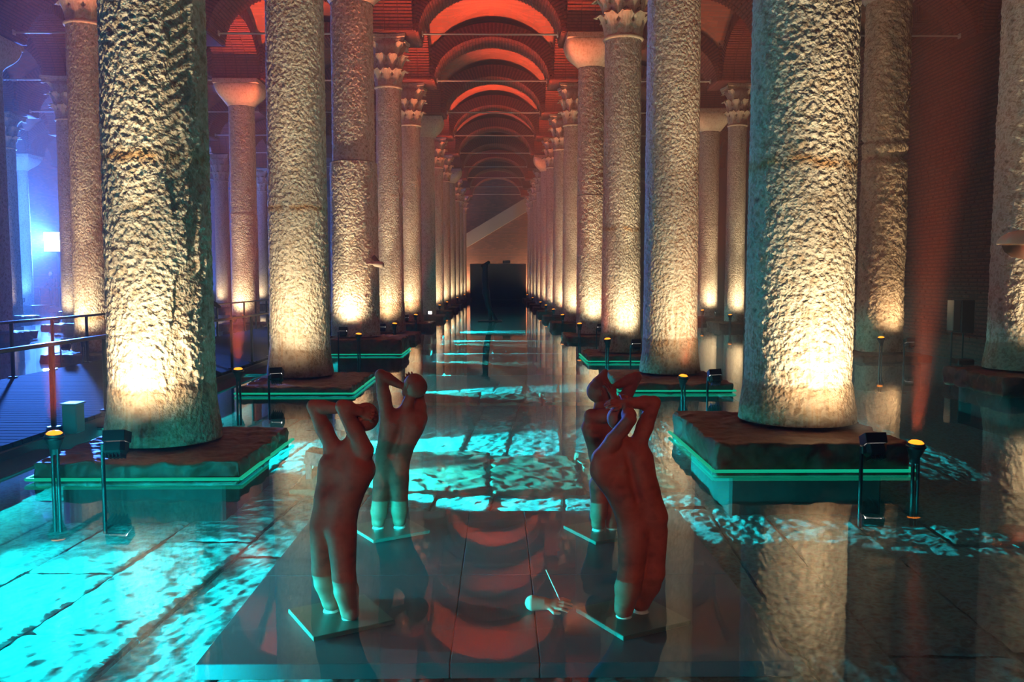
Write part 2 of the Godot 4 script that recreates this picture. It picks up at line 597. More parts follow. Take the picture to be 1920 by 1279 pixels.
# ------------------------------------------------------------------ columns
func shaft(called: String, parent: Node, sd: int, r0: float, r1: float, y0: float, y1: float, nu: int, nv: int, amp: float, opt: Dictionary = {}) -> MeshInstance3D:
	# y0, y1 in the parent's own axes
	var big := noise(sd, 1.3, 2)
	var lump := noise(sd + 50, opt.get("freq", 9.0), 3, FastNoiseLite.TYPE_SIMPLEX)
	var pit := noise(sd + 90, opt.get("freq", 9.0) * 2.7, 2)
	var foot: float = opt.get("foot", -9.0)
	var ring: float = opt.get("ring", -9.0)
	var chisel: bool = opt.get("chisel", false)
	var gash := noise(sd + 7, 1.1, 2)
	var rad := PackedFloat32Array()
	var col := PackedColorArray()
	rad.resize(nu * (nv + 1)); col.resize(nu * (nv + 1))
	var tint: Color = opt.get("tint", Color(1, 1, 1))
	for a in nv + 1:
		var t := float(a) / nv
		var y := lerpf(y0, y1, t)
		var rr := lerpf(r0, r1, t) - 0.012 * sin(t * PI) * 0.0
		var f := smoothstep(foot - 0.02, foot + 0.05, y + 0.03 * sin(y * 7.0))
		for j in nu:
			var th := TAU * j / nu - PI / 2     # the seam lies at the back
			var cx := cos(th)
			var sz := sin(th)
			var p := Vector3(cx * rr, y, sz * rr)
			var q := Vector3(p.x * 1.0, p.y * 1.25, p.z * 1.0)
			var yy := y + 0.04 * big.get_noise_3d(p.x * 2, y, p.z * 2)
			f = smoothstep(foot - 0.015, foot + 0.03, yy)
			var l := lump.get_noise_3dv(q)
			var g := pit.get_noise_3dv(q)
			var am := amp * lerpf(0.18, 1.0, f)
			var d := l * am + g * am * 0.45 + big.get_noise_3dv(p) * amp * 0.6
			var c := tint
			var bn := big.get_noise_3d(p.x * 3.0 + 7.0, y * 0.5, p.z * 3.0)
			c = c * (1.0 + 0.30 * bn)
			if chisel:
				# smooth tooled facets cut into the right hand side, running down to the right
				var s := gash.get_noise_2d(th * 1.1 + 3.0, y * 1.2 + th * 0.9)
				var side := smoothstep(0.15, 0.65, cx) * smoothstep(-0.2, 0.25, sz)
				var k := smoothstep(0.02, 0.08, s) * side * f
				d = lerpf(d, -0.020 + 0.004 * sin((y + th * 0.28) * 60.0), k)
				c = c.lerp(Color(0.62, 0.57, 0.52), k * 0.6)
			# drip of the wet foot and the rust of a lost iron band
			if foot > -5.0:
				var wet := 1.0 - f
				c = c.lerp(Color(0.50, 0.36, 0.26) * (1.0 + 0.5 * bn), wet * 0.75)
				var run := smoothstep(0.15, 0.5, pit.get_noise_2d(th * 3.0, 0.3 + y * 0.06)) * (1.0 - smoothstep(foot, foot + 1.1, y))
				c = c.lerp(Color(0.55, 0.33, 0.17), run * 0.6)
				d += 0.012 * wet * (1.0 - 0.4 * smoothstep(foot - 0.03, foot, yy))
				d += (0.035 * (1.0 - smoothstep(y0, y0 + 0.35, y)))
			if ring > -5.0:
				var rk := exp(-pow((yy - ring + 0.02 * l) / 0.045, 2.0)) * smoothstep(-0.35, 0.25, bn + 0.3 * g + 0.2)
				c = c.lerp(Color(0.62, 0.32, 0.08), 0.85 * rk)
			if opt.has("broken"):
				var bk: float = opt.broken
				d -= 0.05 * exp(-pow((yy - bk) / 0.035, 2.0)) + 0.10 * exp(-pow((yy - bk + 0.26 + 0.05 * bn) / 0.07, 2.0)) * smoothstep(-0.5, 0.5, sz)
			rad[a * nu + j] = rr + d
			col[a * nu + j] = Color(maxf(c.r, 0.02), maxf(c.g, 0.02), maxf(c.b, 0.02))
	var b := MB.new()
	var dy := (y1 - y0) / nv
	for a in nv + 1:
		for j in nu + 1:
			var jj := j % nu
			var th := TAU * j / nu - PI / 2
			var r := rad[a * nu + jj]
			var rl := rad[a * nu + (jj + nu - 1) % nu]
			var rn := rad[a * nu + (jj + 1) % nu]
			var ru := rad[mini(a + 1, nv) * nu + jj]
			var rd := rad[maxi(a - 1, 0) * nu + jj]
			var er := Vector3(cos(th), 0, sin(th))
			var et := Vector3(-sin(th), 0, cos(th))
			var nn := (er - et * ((rn - rl) / (2.0 * TAU / nu * r)) - Vector3.UP * ((ru - rd) / (2.0 * dy))).normalized()
			b.vert(er * r + Vector3(0, y0 + dy * a, 0), nn, Vector2(3.0 * j / nu, (y0 + dy * a) * 1.1), col[a * nu + jj])
	for a in nv:
		for j in nu:
			var q := a * (nu + 1) + j
			b.tri(q, q + nu + 2, q + 1); b.tri(q, q + nu + 1, q + nu + 2)
	# closing discs
	for e in [[0, y0, -1.0], [nv, y1, 1.0]]:
		var pts := []
		for j in range(0, nu, maxi(1, nu / 24)):
			var th := TAU * j / nu - PI / 2
			var r := rad[int(e[0]) * nu + j]
			pts.append(Vector3(cos(th) * r, e[1], sin(th) * r))
		b.flat(pts, Vector3(0, e[2], 0))
	return part(called, b.mesh(M.smooth_marble if opt.get("smooth", false) else M.pitted_marble), parent)

var leaf_cache := {}
func leaf(h: float, w: float, curl: float) -> Mesh:
	var key := "%.2f %.2f %.2f" % [h, w, curl]
	if leaf_cache.has(key):
		return leaf_cache[key]
	var b := MB.new()
	var face := func(u: float, t: float, back: float) -> Vector3:
		var x := (u - 0.5) * 2.0
		var ww := w * 0.5 * (0.75 + 0.45 * sin(t * 2.6)) * (1.0 - 0.55 * smoothstep(0.75, 1.0, t))
		ww *= 1.0 + 0.22 * sin(t * 21.0) * absf(x)
		var out := 0.02 + 0.05 * t + curl * pow(t, 3.0)
		var yy := h * (t - 0.22 * smoothstep(0.75, 1.0, t) * (t - 0.6))
		var drop := 0.09 * smoothstep(0.85, 1.0, t)
		out += 0.022 * (1.0 - absf(x)) - 0.03 * x * x + 0.008 * cos(x * 14.0) * t
		return Vector3(x * ww, yy - drop, out - back)
	b.grid(10, 12, func(u: float, t: float) -> Vector3: return face.call(u, t, 0.0))
	b.grid(10, 12, func(u: float, t: float) -> Vector3: return face.call(1.0 - u, t, 0.03))
	var edge := func(side: float) -> void:
		for k in 12:
			var t0 := k / 12.0
			var t1 := (k + 1) / 12.0
			b.flat([face.call(side, t0, 0.0), face.call(side, t1, 0.0), face.call(side, t1, 0.03), face.call(side, t0, 0.03)], Vector3(side * 2 - 1, 0, 0))
	edge.call(0.0); edge.call(1.0)
	for k in 10:
		b.flat([face.call(k / 10.0, 1.0, 0.0), face.call((k + 1) / 10.0, 1.0, 0.0), face.call((k + 1) / 10.0, 1.0, 0.03), face.call(k / 10.0, 1.0, 0.03)], Vector3(0, 0, 1))
	leaf_cache[key] = b.mesh(M.carved_marble)
	return leaf_cache[key]

var bell_mesh: Mesh
var abacus_mesh: Mesh
func leafy_capital(parent: Node, y: float, r: float) -> void:
	if bell_mesh == null:
		var b := MB.new()
		b.lathe([Vector2(0.30, 0), Vector2(0.345, 0.0), Vector2(0.365, 0.03), Vector2(0.345, 0.06), Vector2(0.31, 0.075), Vector2(0.305, 0.3), Vector2(0.33, 0.6), Vector2(0.38, 0.85), Vector2(0.47, 1.04), Vector2(0.2, 1.05)], 28)
		bell_mesh = b.mesh(M.carved_marble)
		var a := MB.new()
		var outline := func(t: float, s: float) -> Vector3:
			# square with hollow sides and cut corners
			var k := int(floor(t * 4.0)) % 4
			var q := fposmod(t * 4.0, 1.0) * 2.0 - 1.0
			var dd := 0.52 - 0.10 * (1.0 - q * q)
			return Basis(Vector3.UP, -PI / 2 * k) * Vector3(q * 0.50 * s, 0, dd * s)
		var prof := [[0.86, 0.0], [0.93, 0.03], [0.93, 0.08], [1.0, 0.1], [1.0, 0.165]]
		for k in 48:
			var t0 := k / 48.0
			var t1 := (k + 1) / 48.0 - 0.0001
			for p in prof.size() - 1:
				var s0: float = prof[p][0]
				var s1: float = prof[p + 1][0]
				var A: Vector3 = outline.call(t0, s0) + Vector3(0, prof[p][1], 0)
				var B: Vector3 = outline.call(t1, s0) + Vector3(0, prof[p][1], 0)
				var C: Vector3 = outline.call(t1, s1) + Vector3(0, prof[p + 1][1], 0)
				var D: Vector3 = outline.call(t0, s1) + Vector3(0, prof[p + 1][1], 0)
				a.flat([A, B, C, D], (A + C) * Vector3(1, 0, 1))
			a.flat([outline.call(t0, 0.86), outline.call(t1, 0.86), Vector3.ZERO], Vector3.DOWN)
			a.flat([outline.call(t0, 1.0) + Vector3(0, 0.165, 0), outline.call(t1, 1.0) + Vector3(0, 0.165, 0), Vector3(0, 0.165, 0)], Vector3.UP)
		abacus_mesh = a.mesh(M.carved_marble)
	var cap := part("capital", bell_mesh, parent, Vector3(0, y, 0))
	var s := r / 0.32
	cap.scale = Vector3(s, 1, s)
	part("abacus", abacus_mesh, cap, Vector3(0, 1.035, 0))
	for tier in 2:
		for k in 8:
			var a := TAU * (k + 0.5 * tier) / 8
			var l := part("leaf", leaf(0.46, 0.205, 0.15) if tier == 0 else leaf(0.50, 0.215, 0.19), cap)
			var d := Vector3(sin(a), 0, cos(a))
			l.position = d * (0.295 + 0.02 * tier) + Vector3(0, 0.07 if tier == 0 else 0.36, 0)
			l.rotation.y = a
	for k in 4:
		var a := TAU * (k + 0.5) / 4
		var l := part("volute", leaf(0.42, 0.2, 0.26), cap)
		l.position = Vector3(sin(a), 0, cos(a)) * 0.34 + Vector3(0, 0.70, 0)
		l.rotation.y = a

func block_capital(parent: Node, y: float, r: float) -> void:
	var b := MB.new()
	var top := 0.64
	b.grid(48, 10, func(u: float, w: float) -> Vector3:
		var th := -TAU * u
		var e := lerpf(2.0, 9.0, smoothstep(0.1, 1.0, w))
		var rr := lerpf(r * 1.03, top, sin(w * PI / 2.0) * 0.95 + 0.05 * w)
		var cx := cos(th)
		var sz := sin(th)
		var k := pow(pow(absf(cx), e) + pow(absf(sz), e), -1.0 / e)
		return Vector3(cx * k * rr, w * 0.56, sz * k * rr))
	b.box(Vector3(0, 0.63, 0), Vector3(top * 2.0, 0.14, top * 2.0), 0.02)
	part("block_capital", b.mesh(M.carved_marble), parent, Vector3(0, y, 0))

func columns() -> void:
	# line, row, x, z, foot radius, top radius, capital, plinth top, options
	var rows := [
		["L", 1, -2.71, -6.93, 0.404, 0.373, "B", 0.17, {"nu": 250, "nv": 480, "amp": 0.010, "freq": 13.0, "foot": 0.60, "ring": 2.37, "chisel": true, "look": "thick rough lumpy marble column with smooth chiselled patches on its right"}],
		["R", 1, 2.53, -7.28, 0.438, 0.410, "B", 0.26, {"nu": 240, "nv": 480, "amp": 0.008, "freq": 14.0, "foot": 0.58, "ring": 2.38, "look": "thick rough pale marble column on the tall dark plinth"}],
		["L", 2, -2.78, -12.0, 0.408, 0.378, "B", 0.13, {"nu": 170, "nv": 360, "amp": 0.010, "freq": 11.0, "foot": 0.50, "ring": 2.40, "look": "rough marble column with a faint rust ring"}],
		["R", 2, 2.39, -12.1, 0.376, 0.355, "B", 0.15, {"nu": 150, "nv": 320, "amp": 0.007, "freq": 12.0, "foot": 0.62, "look": "fine grained pale marble column"}],
		["L", 3, -2.86, -17.1, 0.475, 0.425, "B", 0.34, {"nu": 120, "nv": 140, "amp": 0.011, "freq": 11.0, "joint": 3.72, "thin": 0.40, "top": 6.72, "look": "two piece marble column, wider below its joint"}],
		["R", 3, 2.19, -15.65, 0.355, 0.320, "C", 0.15, {"nu": 110, "nv": 220, "amp": 0.007, "freq": 9.0, "foot": 0.5, "ring": 2.35, "top": 5.66, "look": "slim marble column under a pale leafy capital"}],
		["L", 4, -2.66, -21.0, 0.330, 0.295, "C", 0.18, {"foot": 0.9, "look": "marble column with a large two tier leafy capital"}],
		["R", 4, 2.19, -20.9, 0.345, 0.325, "B", 0.15, {"joint": 3.45, "amp": 0.014, "look": "pitted reddish column jointed half way up under a bowl shaped capital"}],
		["L", 5, -2.66, -26.05, 0.315, 0.290, "C", 0.2, {"foot": 0.8}],
		["R", 5, 2.16, -25.95, 0.30, 0.27, "C", 0.2, {}],
		["L", 6, -2.66, -31.1, 0.36, 0.33, "B", 0.2, {"joint": 2.6, "smooth": true, "unlit": true, "look": "dark unlit smooth column"}],
		["LL", 3, -7.45, -15.95, 0.345, 0.315, "C", 0.15, {"nu": 96, "nv": 200, "amp": 0.008, "foot": 0.5, "ring": 0.75, "look": "tall marble column under a dark leafy capital"}],
		["LL", 5, -7.51, -25.6, 0.395, 0.365, "B", 0.2, {"joint": 3.36, "look": "grey column with a dark joint under a pale bowl shaped capital"}],
		["LLL", 4, -12.3, -21.15, 0.40, 0.38, "B", 0.2, {"unlit": true, "look": "dark unlit column under a broad bowl shaped capital"}],
		["LLL", 5, -12.36, -25.3, 0.36, 0.33, "C", 0.2, {}],
		["LLL", 8, -12.9, -40.5, 0.34, 0.31, "C", 0.2, {}],
		["LLL", 9, -12.36, -45.3, 0.34, 0.31, "C", 0.2, {}],
		["LLLL", 6, -17.2, -30.6, 0.37, 0.34, "C", 0.2, {}],
		["LLLL", 7, -17.2, -35.7, 0.35, 0.33, "C", 0.2, {"unlit": true}],
		["LLLLL", 8, -21.95, -40.4, 0.28, 0.23, "B", 0.3, {"blue": true, "look": "slender column lit blue white"}],
		["RR", 2, 7.08, -11.55, 0.445, 0.40, "B", 0.25, {"nu": 120, "nv": 260, "amp": 0.014, "freq": 7.0, "foot": 0.6, "look": "brown pitted column cut by the right edge of the view"}],
		["RR", 3, 7.07, -15.98, 0.405, 0.39, "B", 0.12, {"nu": 120, "nv": 260, "amp": 0.022, "freq": 6.0, "broken": 3.95, "tint": Color(0.85, 0.68, 0.55), "look": "brown weathered column with a broken ledge half way up"}],
		["RR", 5, 7.04, -25.9, 0.29, 0.265, "C", 0.2, {}],
		["RR", 6, 7.12, -29.7, 0.36, 0.34, "B", 0.2, {"joint": 3.3, "look": "pale column with two dark joints"}],
	]
	for k in range(7, 13):
		rows.append(["L", k, -2.64, zrow(k), 0.33, 0.30, "B" if k == 9 else "C", 0.2, {}])
	for k in range(6, 13):
		rows.append(["R", k, 2.19, zrow(k) + 0.1, 0.33, 0.30, "B" if k == 8 else "C", 0.2, {}])
	var where := {"L": "left aisle row", "R": "right aisle row", "LL": "row beyond the walkway", "LLL": "second row beyond the walkway", "LLLL": "third row beyond the walkway", "LLLLL": "far blue row", "RR": "right wall row"}
	for q in rows:
		var o: Dictionary = q[8]
		var k: int = q[1]
		var x: float = q[2]
		var z: float = q[3]
		var base: float = q[7]
		var look: String = o.get("look", ("marble column with a leafy capital" if q[6] == "C" else "marble column with a bowl shaped capital"))
		var place: String = "%s in the %s" % [ORD[k - 1], where[q[0]]]
		var t := thing("column", "%s, %s" % [look, place], "column", Vector3(x, base, z), "marble columns of the hall")
		var top: float = o.get("top", 5.96 if q[6] == "C" else 6.44) - base
		var nu: int = o.get("nu", 48)
		var nv: int = o.get("nv", 130)
		var amp: float = o.get("amp", 0.008)
		var op := {"freq": o.get("freq", 9.0), "foot": o.get("foot", -9.0 + base) - base if o.has("foot") else -9.0, "ring": o.ring - base if o.has("ring") else -9.0, "chisel": o.get("chisel", false), "smooth": o.get("smooth", false), "tint": o.get("tint", Color(1, 1, 1))}
		if o.has("broken"):
			op.broken = o.broken - base
		var sd: int = 200 + k * 13 + int(x * 7.0)
		if o.has("joint"):
			var jy: float = o.joint - base
			shaft("lower_drum", t, sd, q[4], lerpf(q[4], q[5], 0.45), 0.0, jy - 0.012, nu, nv, amp, op)
			var thin: float = o.get("thin", q[5])
			shaft("upper_drum", t, sd + 5, minf(thin + 0.01, lerpf(q[4], q[5], 0.5)), thin, jy + 0.012, top, nu, nv, amp, op)
			var jb := MB.new()
			jb.tube(Vector3(0, jy - 0.03, 0), Vector3(0, jy + 0.03, 0), thin - 0.04, thin - 0.04, 24)
			part("joint", jb.mesh(M.carved_marble), t)
		else:
			shaft("shaft", t, sd, q[4], q[5], 0.0, top, nu, nv, amp, op)
		if q[6] == "C":
			leafy_capital(t, top, q[5])
			if top + base < 5.8:
				var ib := MB.new()
				ib.box(Vector3(0, top + 1.2 + 0.15, 0), Vector3(1.1, 0.3, 1.1), 0.03)
				part("impost_block", ib.mesh(M.carved_marble), t)
		else:
			block_capital(t, top, o.get("thin", q[5]))
		plinth(q[0], k, x, z, base, place)
		if not o.has("unlit"):
			fixtures(q[0], k, x, z, base, q[4], place, o)

func rough_box(ce: Vector3, size: Vector3, sd: int, m: Material) -> Mesh:
	# a worn stone block: gridded faces, uneven, with rounded edges
	var b := MB.new()
	var nz := noise(sd, 1.6, 2)
	var fz := noise(sd + 3, 6.0, 3)
	var h := size / 2
	var put := func(p: Vector3) -> Vector3:
		var e := 0.05
		var inner := Vector3(clampf(p.x, -h.x + e, h.x - e), clampf(p.y, -h.y + e * 0.6, h.y - e * 0.6), clampf(p.z, -h.z + e, h.z - e))
		var d := p - inner
		if d.length() > 1e-5:
			d = d.normalized() * minf(e * 0.8, d.length())
		var q := inner + d
		var w := Vector3(nz.get_noise_3dv(p * 2.2), nz.get_noise_3dv(p * 2.2 + Vector3(9, 0, 0)) * 0.35, nz.get_noise_3dv(p * 2.2 + Vector3(0, 9, 0)))
		return ce + q + w * 0.045 + Vector3.ONE * fz.get_noise_3dv(p) * 0.012
	for ax in 3:
		for s in [-1.0, 1.0]:
			var a1: int = (ax + 1) % 3
			var a2: int = (ax + 2) % 3
			var f := func(u: float, w: float) -> Vector3:
				var p := Vector3.ZERO
				p[ax] = s * h[ax]
				var uu := u * 2.0 - 1.0
				p[a1] = uu * h[a1] * s
				p[a2] = (w * 2.0 - 1.0) * h[a2]
				return put.call(p)
			var n1 := clampi(int(size[a1] / 0.035), 4, 44)
			var n2 := clampi(int(size[a2] / 0.035), 4, 44)
			b.grid(n1, n2, f)
	return b.mesh(m)

func plinth(ln: String, k: int, x: float, z: float, top: float, place: String) -> void:
	var hw := 0.66
	var hz := 0.76
	var low := -0.06
	var ofs := Vector3.ZERO
	if ln == "L" and k == 1:
		hw = 0.74; hz = 0.76; ofs = Vector3(0.11, 0, 0.09)
	elif ln == "R" and k == 1:
		hw = 0.73; hz = 0.82; ofs = Vector3(-0.21, 0, 0.18)
	elif ln == "L" and k == 2:
		hw = 0.72; hz = 0.90; ofs = Vector3(0.22, 0, 0.40)
	elif ln == "R" and k == 2:
		hw = 0.73; hz = 0.90; ofs = Vector3(-0.14, 0, 0.30)
	elif ln == "L" and k == 3:
		hw = 0.68; hz = 0.76; ofs = Vector3(0.30, 0, -0.1 + 0.1)
	elif ln == "RR" and k == 2:
		ofs = Vector3(0.1, 0, 0.2); hw = 0.9
	var t := thing("plinth", "worn brown stone plinth under the column %s" % place, "plinth", Vector3(x + ofs.x, 0, z + ofs.z), "stone plinths in the water")
	part("block", rough_box(Vector3(0, (top + low) / 2, 0), Vector3(hw * 2, top - low - 0.055, hz * 2), 300 + k * 5 + int(x), M.plinth_stone), t)
	var b := MB.new()
	b.box(Vector3(0, (low - 0.60) / 2 + 0.01, 0), Vector3(hw * 2 - 0.3, low + 0.60, hz * 2 - 0.3), 0.02)
	part("footing", b.mesh(M.footing_dark), t)
	if ln in ["L", "R"] and k < 4:
		var e := 0.7 if ln == "R" else 1.0
		var c := GREENC if ln == "R" else TEAL
		for s in 3:
			var sb := MB.new()
			var L := hw * 2 + 0.03 if s == 0 else hz * 2 + 0.03
			var at := Vector3(0, 0.03, hz + 0.015) if s == 0 else Vector3((hw + 0.015) * (1.0 if s == 1 else -1.0), 0.03, 0)
			sb.box(Vector3.ZERO, Vector3(L, 0.02, 0.03) if s == 0 else Vector3(0.03, 0.02, L), 0.004)
			part("led_strip", sb.mesh(M.teal_strip), t, at)
			if (ln == "R" and s == 1):
				continue
			var dirv := Vector3(0, -1.0, 0.22) if s == 0 else Vector3(0.22 if s == 1 else -0.22, -1.0, 0)
			var l := area(t, at + Vector3(0, -0.02, 0), dirv, L, 0.03, c, 0.006)
			if s != 0:
				l.basis = Basis(Vector3(0, 0, 1), dirv.normalized().cross(Vector3(0, 0, 1)) * -1.0, -dirv.normalized())
				l.basis = l.basis.orthonormalized()

func flood_fixture(at: Vector3, aim: Vector3, label: String, bed: float, blue: bool, e: float, eb: float, near: bool) -> void:
	# black floodlight on a post: post, bracket, housing, lens
	var t := thing("floodlight", label, "floodlight", Vector3(at.x, bed, at.z), "floodlights at the column feet")
	var y := at.y - bed
	var d := (aim - at).normalized()
	var side := Vector3.RIGHT
	var b := MB.new()
	b.tube(Vector3(-0.095, 0, 0), Vector3(-0.095, y + 0.02, 0), 0.014, 0.014, 8)
	b.box(Vector3(-0.095, 0.01, 0), Vector3(0.09, 0.02, 0.09), 0.004)
	part("post", b.mesh(M.black_metal), t)
	b = MB.new()
	b.box(Vector3(-0.085, y, 0), Vector3(0.03, 0.06, 0.05), 0.006)
	part("bracket", b.mesh(M.grey_metal), t)
	var z := -d
	var xx := Vector3.RIGHT
	var yy := z.cross(xx).normalized()
	xx = yy.cross(z).normalized()
	var bas := Basis(xx, yy, z)
	var h := MB.new()
	h.box(Vector3(0, y, 0), Vector3(0.15, 0.12, 0.11), 0.025, bas)
	for f in 5:
		h.box(Vector3(0, y, 0) + bas * Vector3(-0.05 + f * 0.025, 0, 0.06), Vector3(0.006, 0.10, 0.03), 0.0, bas)
	for f in [-1.0, 1.0]:
		h.box(Vector3(0, y, 0) + bas * Vector3(f * 0.073, 0, -0.075), Vector3(0.008, 0.12, 0.075), 0.002, bas)
		h.box(Vector3(0, y, 0) + bas * Vector3(0, f * 0.058, -0.075), Vector3(0.15, 0.008, 0.075), 0.002, bas)
	part("housing", h.mesh(M.black_metal), t)
	var ls := MB.new()
	ls.box(Vector3(0, y, 0) + d * 0.057, Vector3(0.12, 0.09, 0.006), 0.0, bas)
	part("lens", ls.mesh(M.white_lens if not blue else M.blue_lens), t)
	var c := WARM if not blue else BLUEC
	spot(t, Vector3(0, y, 0) + d * 0.068, d, c, e, 84.0 if near else 70.0, 0.03)
	if eb > 0.0 and at.z > -33.0:
		var d2 := (aim + Vector3(0, 3.5, 0) - at).normalized()
		spot(t, Vector3(0, y, 0) + d2 * 0.07, d2, c, eb, 15.0, 0.04)

func up_fixture(at: Vector3, dir: Vector3, label: String, bed: float, e: float, cone: float = 17.0) -> void:
	# round amber uplight on a forked pole
	var t := thing("uplight", label, "uplight", Vector3(at.x, bed, at.z), "amber uplights by the plinths")
	var y := at.y - bed
	var up := dir.normalized()
	var xx := up.cross(Vector3(0, 0, 1)).normalized()
	var bas := Basis(xx, up, xx.cross(up))
	var b := MB.new()
	for s in [-1.0, 1.0]:
		b.tube(Vector3(s * 0.018, 0, 0), Vector3(s * 0.018, y - 0.1, 0), 0.013, 0.013, 8)
	b.box(Vector3(0, 0.01, 0), Vector3(0.12, 0.02, 0.12), 0.004)
	part("pole", b.mesh(M.grey_metal), t)
	var h := MB.new()
	h.lathe([Vector2(0.001, -0.16), Vector2(0.034, -0.16), Vector2(0.036, -0.12), Vector2(0.055, -0.075), Vector2(0.062, -0.05), Vector2(0.062, -0.012), Vector2(0.055, -0.012), Vector2(0.052, -0.02), Vector2(0.001, -0.02)], 24, Vector3(0, y, 0), bas, true)
	part("housing", h.mesh(M.grey_metal), t)
	var cb := MB.new()
	cb.lathe([Vector2(0.063, -0.05), Vector2(0.07, -0.046), Vector2(0.07, -0.034), Vector2(0.063, -0.03)], 24, Vector3(0, y, 0), bas, true)
	part("collar", cb.mesh(M.black_metal), t)
	var ls := MB.new()
	ls.lathe([Vector2(0.053, -0.012), Vector2(0.04, 0.0), Vector2(0.001, 0.005)], 24, Vector3(0, y, 0), bas)
	part("lens", ls.mesh(M.amber_lens), t)
	spot(t, Vector3(0, y, 0) + up * 0.03, up, REDC, e, cone, 0.045)

func fixtures(ln: String, k: int, x: float, z: float, base: float, r: float, place: String, o: Dictionary) -> void:
	var bed := -0.56
	var fl := "black floodlight before the column %s" % place
	var ul := "amber uplight on a pole by the column %s" % place
	var zf := z + (1.12 if ln == "RR" and k == 2 else 0.92)
	var e := K_FLOOD
	var eb := K_BEAM
	var er := K_RED
	if ln == "L" and k == 1:
		flood_fixture(Vector3(-2.67, 0.28, -5.97), Vector3(-2.74, 2.0, -6.55), fl, bed, false, e, eb, true)
		up_fixture(Vector3(-3.11, 0.385, -6.0), Vector3(0.05, 1, 0.10), ul, bed, er * 2.2, 7.0)
	elif ln == "R" and k == 1:
		flood_fixture(Vector3(2.70, 0.22, -6.12), Vector3(2.66, 2.1, -6.9), fl, bed, false, e * 1.25, eb, true)
		up_fixture(Vector3(3.0, 0.28, -6.12), Vector3(0.0, 1, 0.10), ul, bed, er * 2.2, 7.0)
	elif ln == "L" and k == 2:
		flood_fixture(Vector3(-2.74, 0.245, -10.55), Vector3(-2.9, 2.3, -11.55), fl, bed, false, e * 1.1, eb, true)
		up_fixture(Vector3(-3.19, 0.37, -10.5), Vector3(0.04, 1, 0.12), ul, bed, er)
	elif ln == "R" and k == 2:
		flood_fixture(Vector3(2.70, 0.20, -10.75), Vector3(2.55, 2.5, -11.7), fl, bed, false, e, eb, true)
		up_fixture(Vector3(2.30, 0.25, -10.75), Vector3(0.06, 1, 0.16), ul, bed, er)
	elif o.has("blue"):
		flood_fixture(Vector3(x + 0.3, 0.5, zf), Vector3(x, 3.0, z + r), fl, bed, true, e * 1.5, eb, false)
	else:
		var dx: float = 0.35 if ln == "R" or ln == "RR" else -0.2
		var m := 0.85
		if ln in ["LL", "LLL", "LLLL"]:
			m = 0.75 if ln == "LL" else 0.4
		if ln == "RR" and k == 3:
			m = 0.4
		flood_fixture(Vector3(x + dx * 0.4, maxf(base + 0.1, 0.3), zf), Vector3(x + dx * 0.3, 2.1, z + r * 0.9), fl, bed, false, e * m, eb * m, false)
		if (ln in ["L", "R"] and (k < 8 or k % 2 == 0)) or ln == "RR" or ln == "LL":
			var mr := 1.0
			if k > 7:
				mr = 0.5
			if ln == "RR":
				mr = 0.1
			up_fixture(Vector3(x - dx, 0.44, zf - 0.05), Vector3(-0.10 * signf(x), 1, 0.13), ul, bed, er * mr)

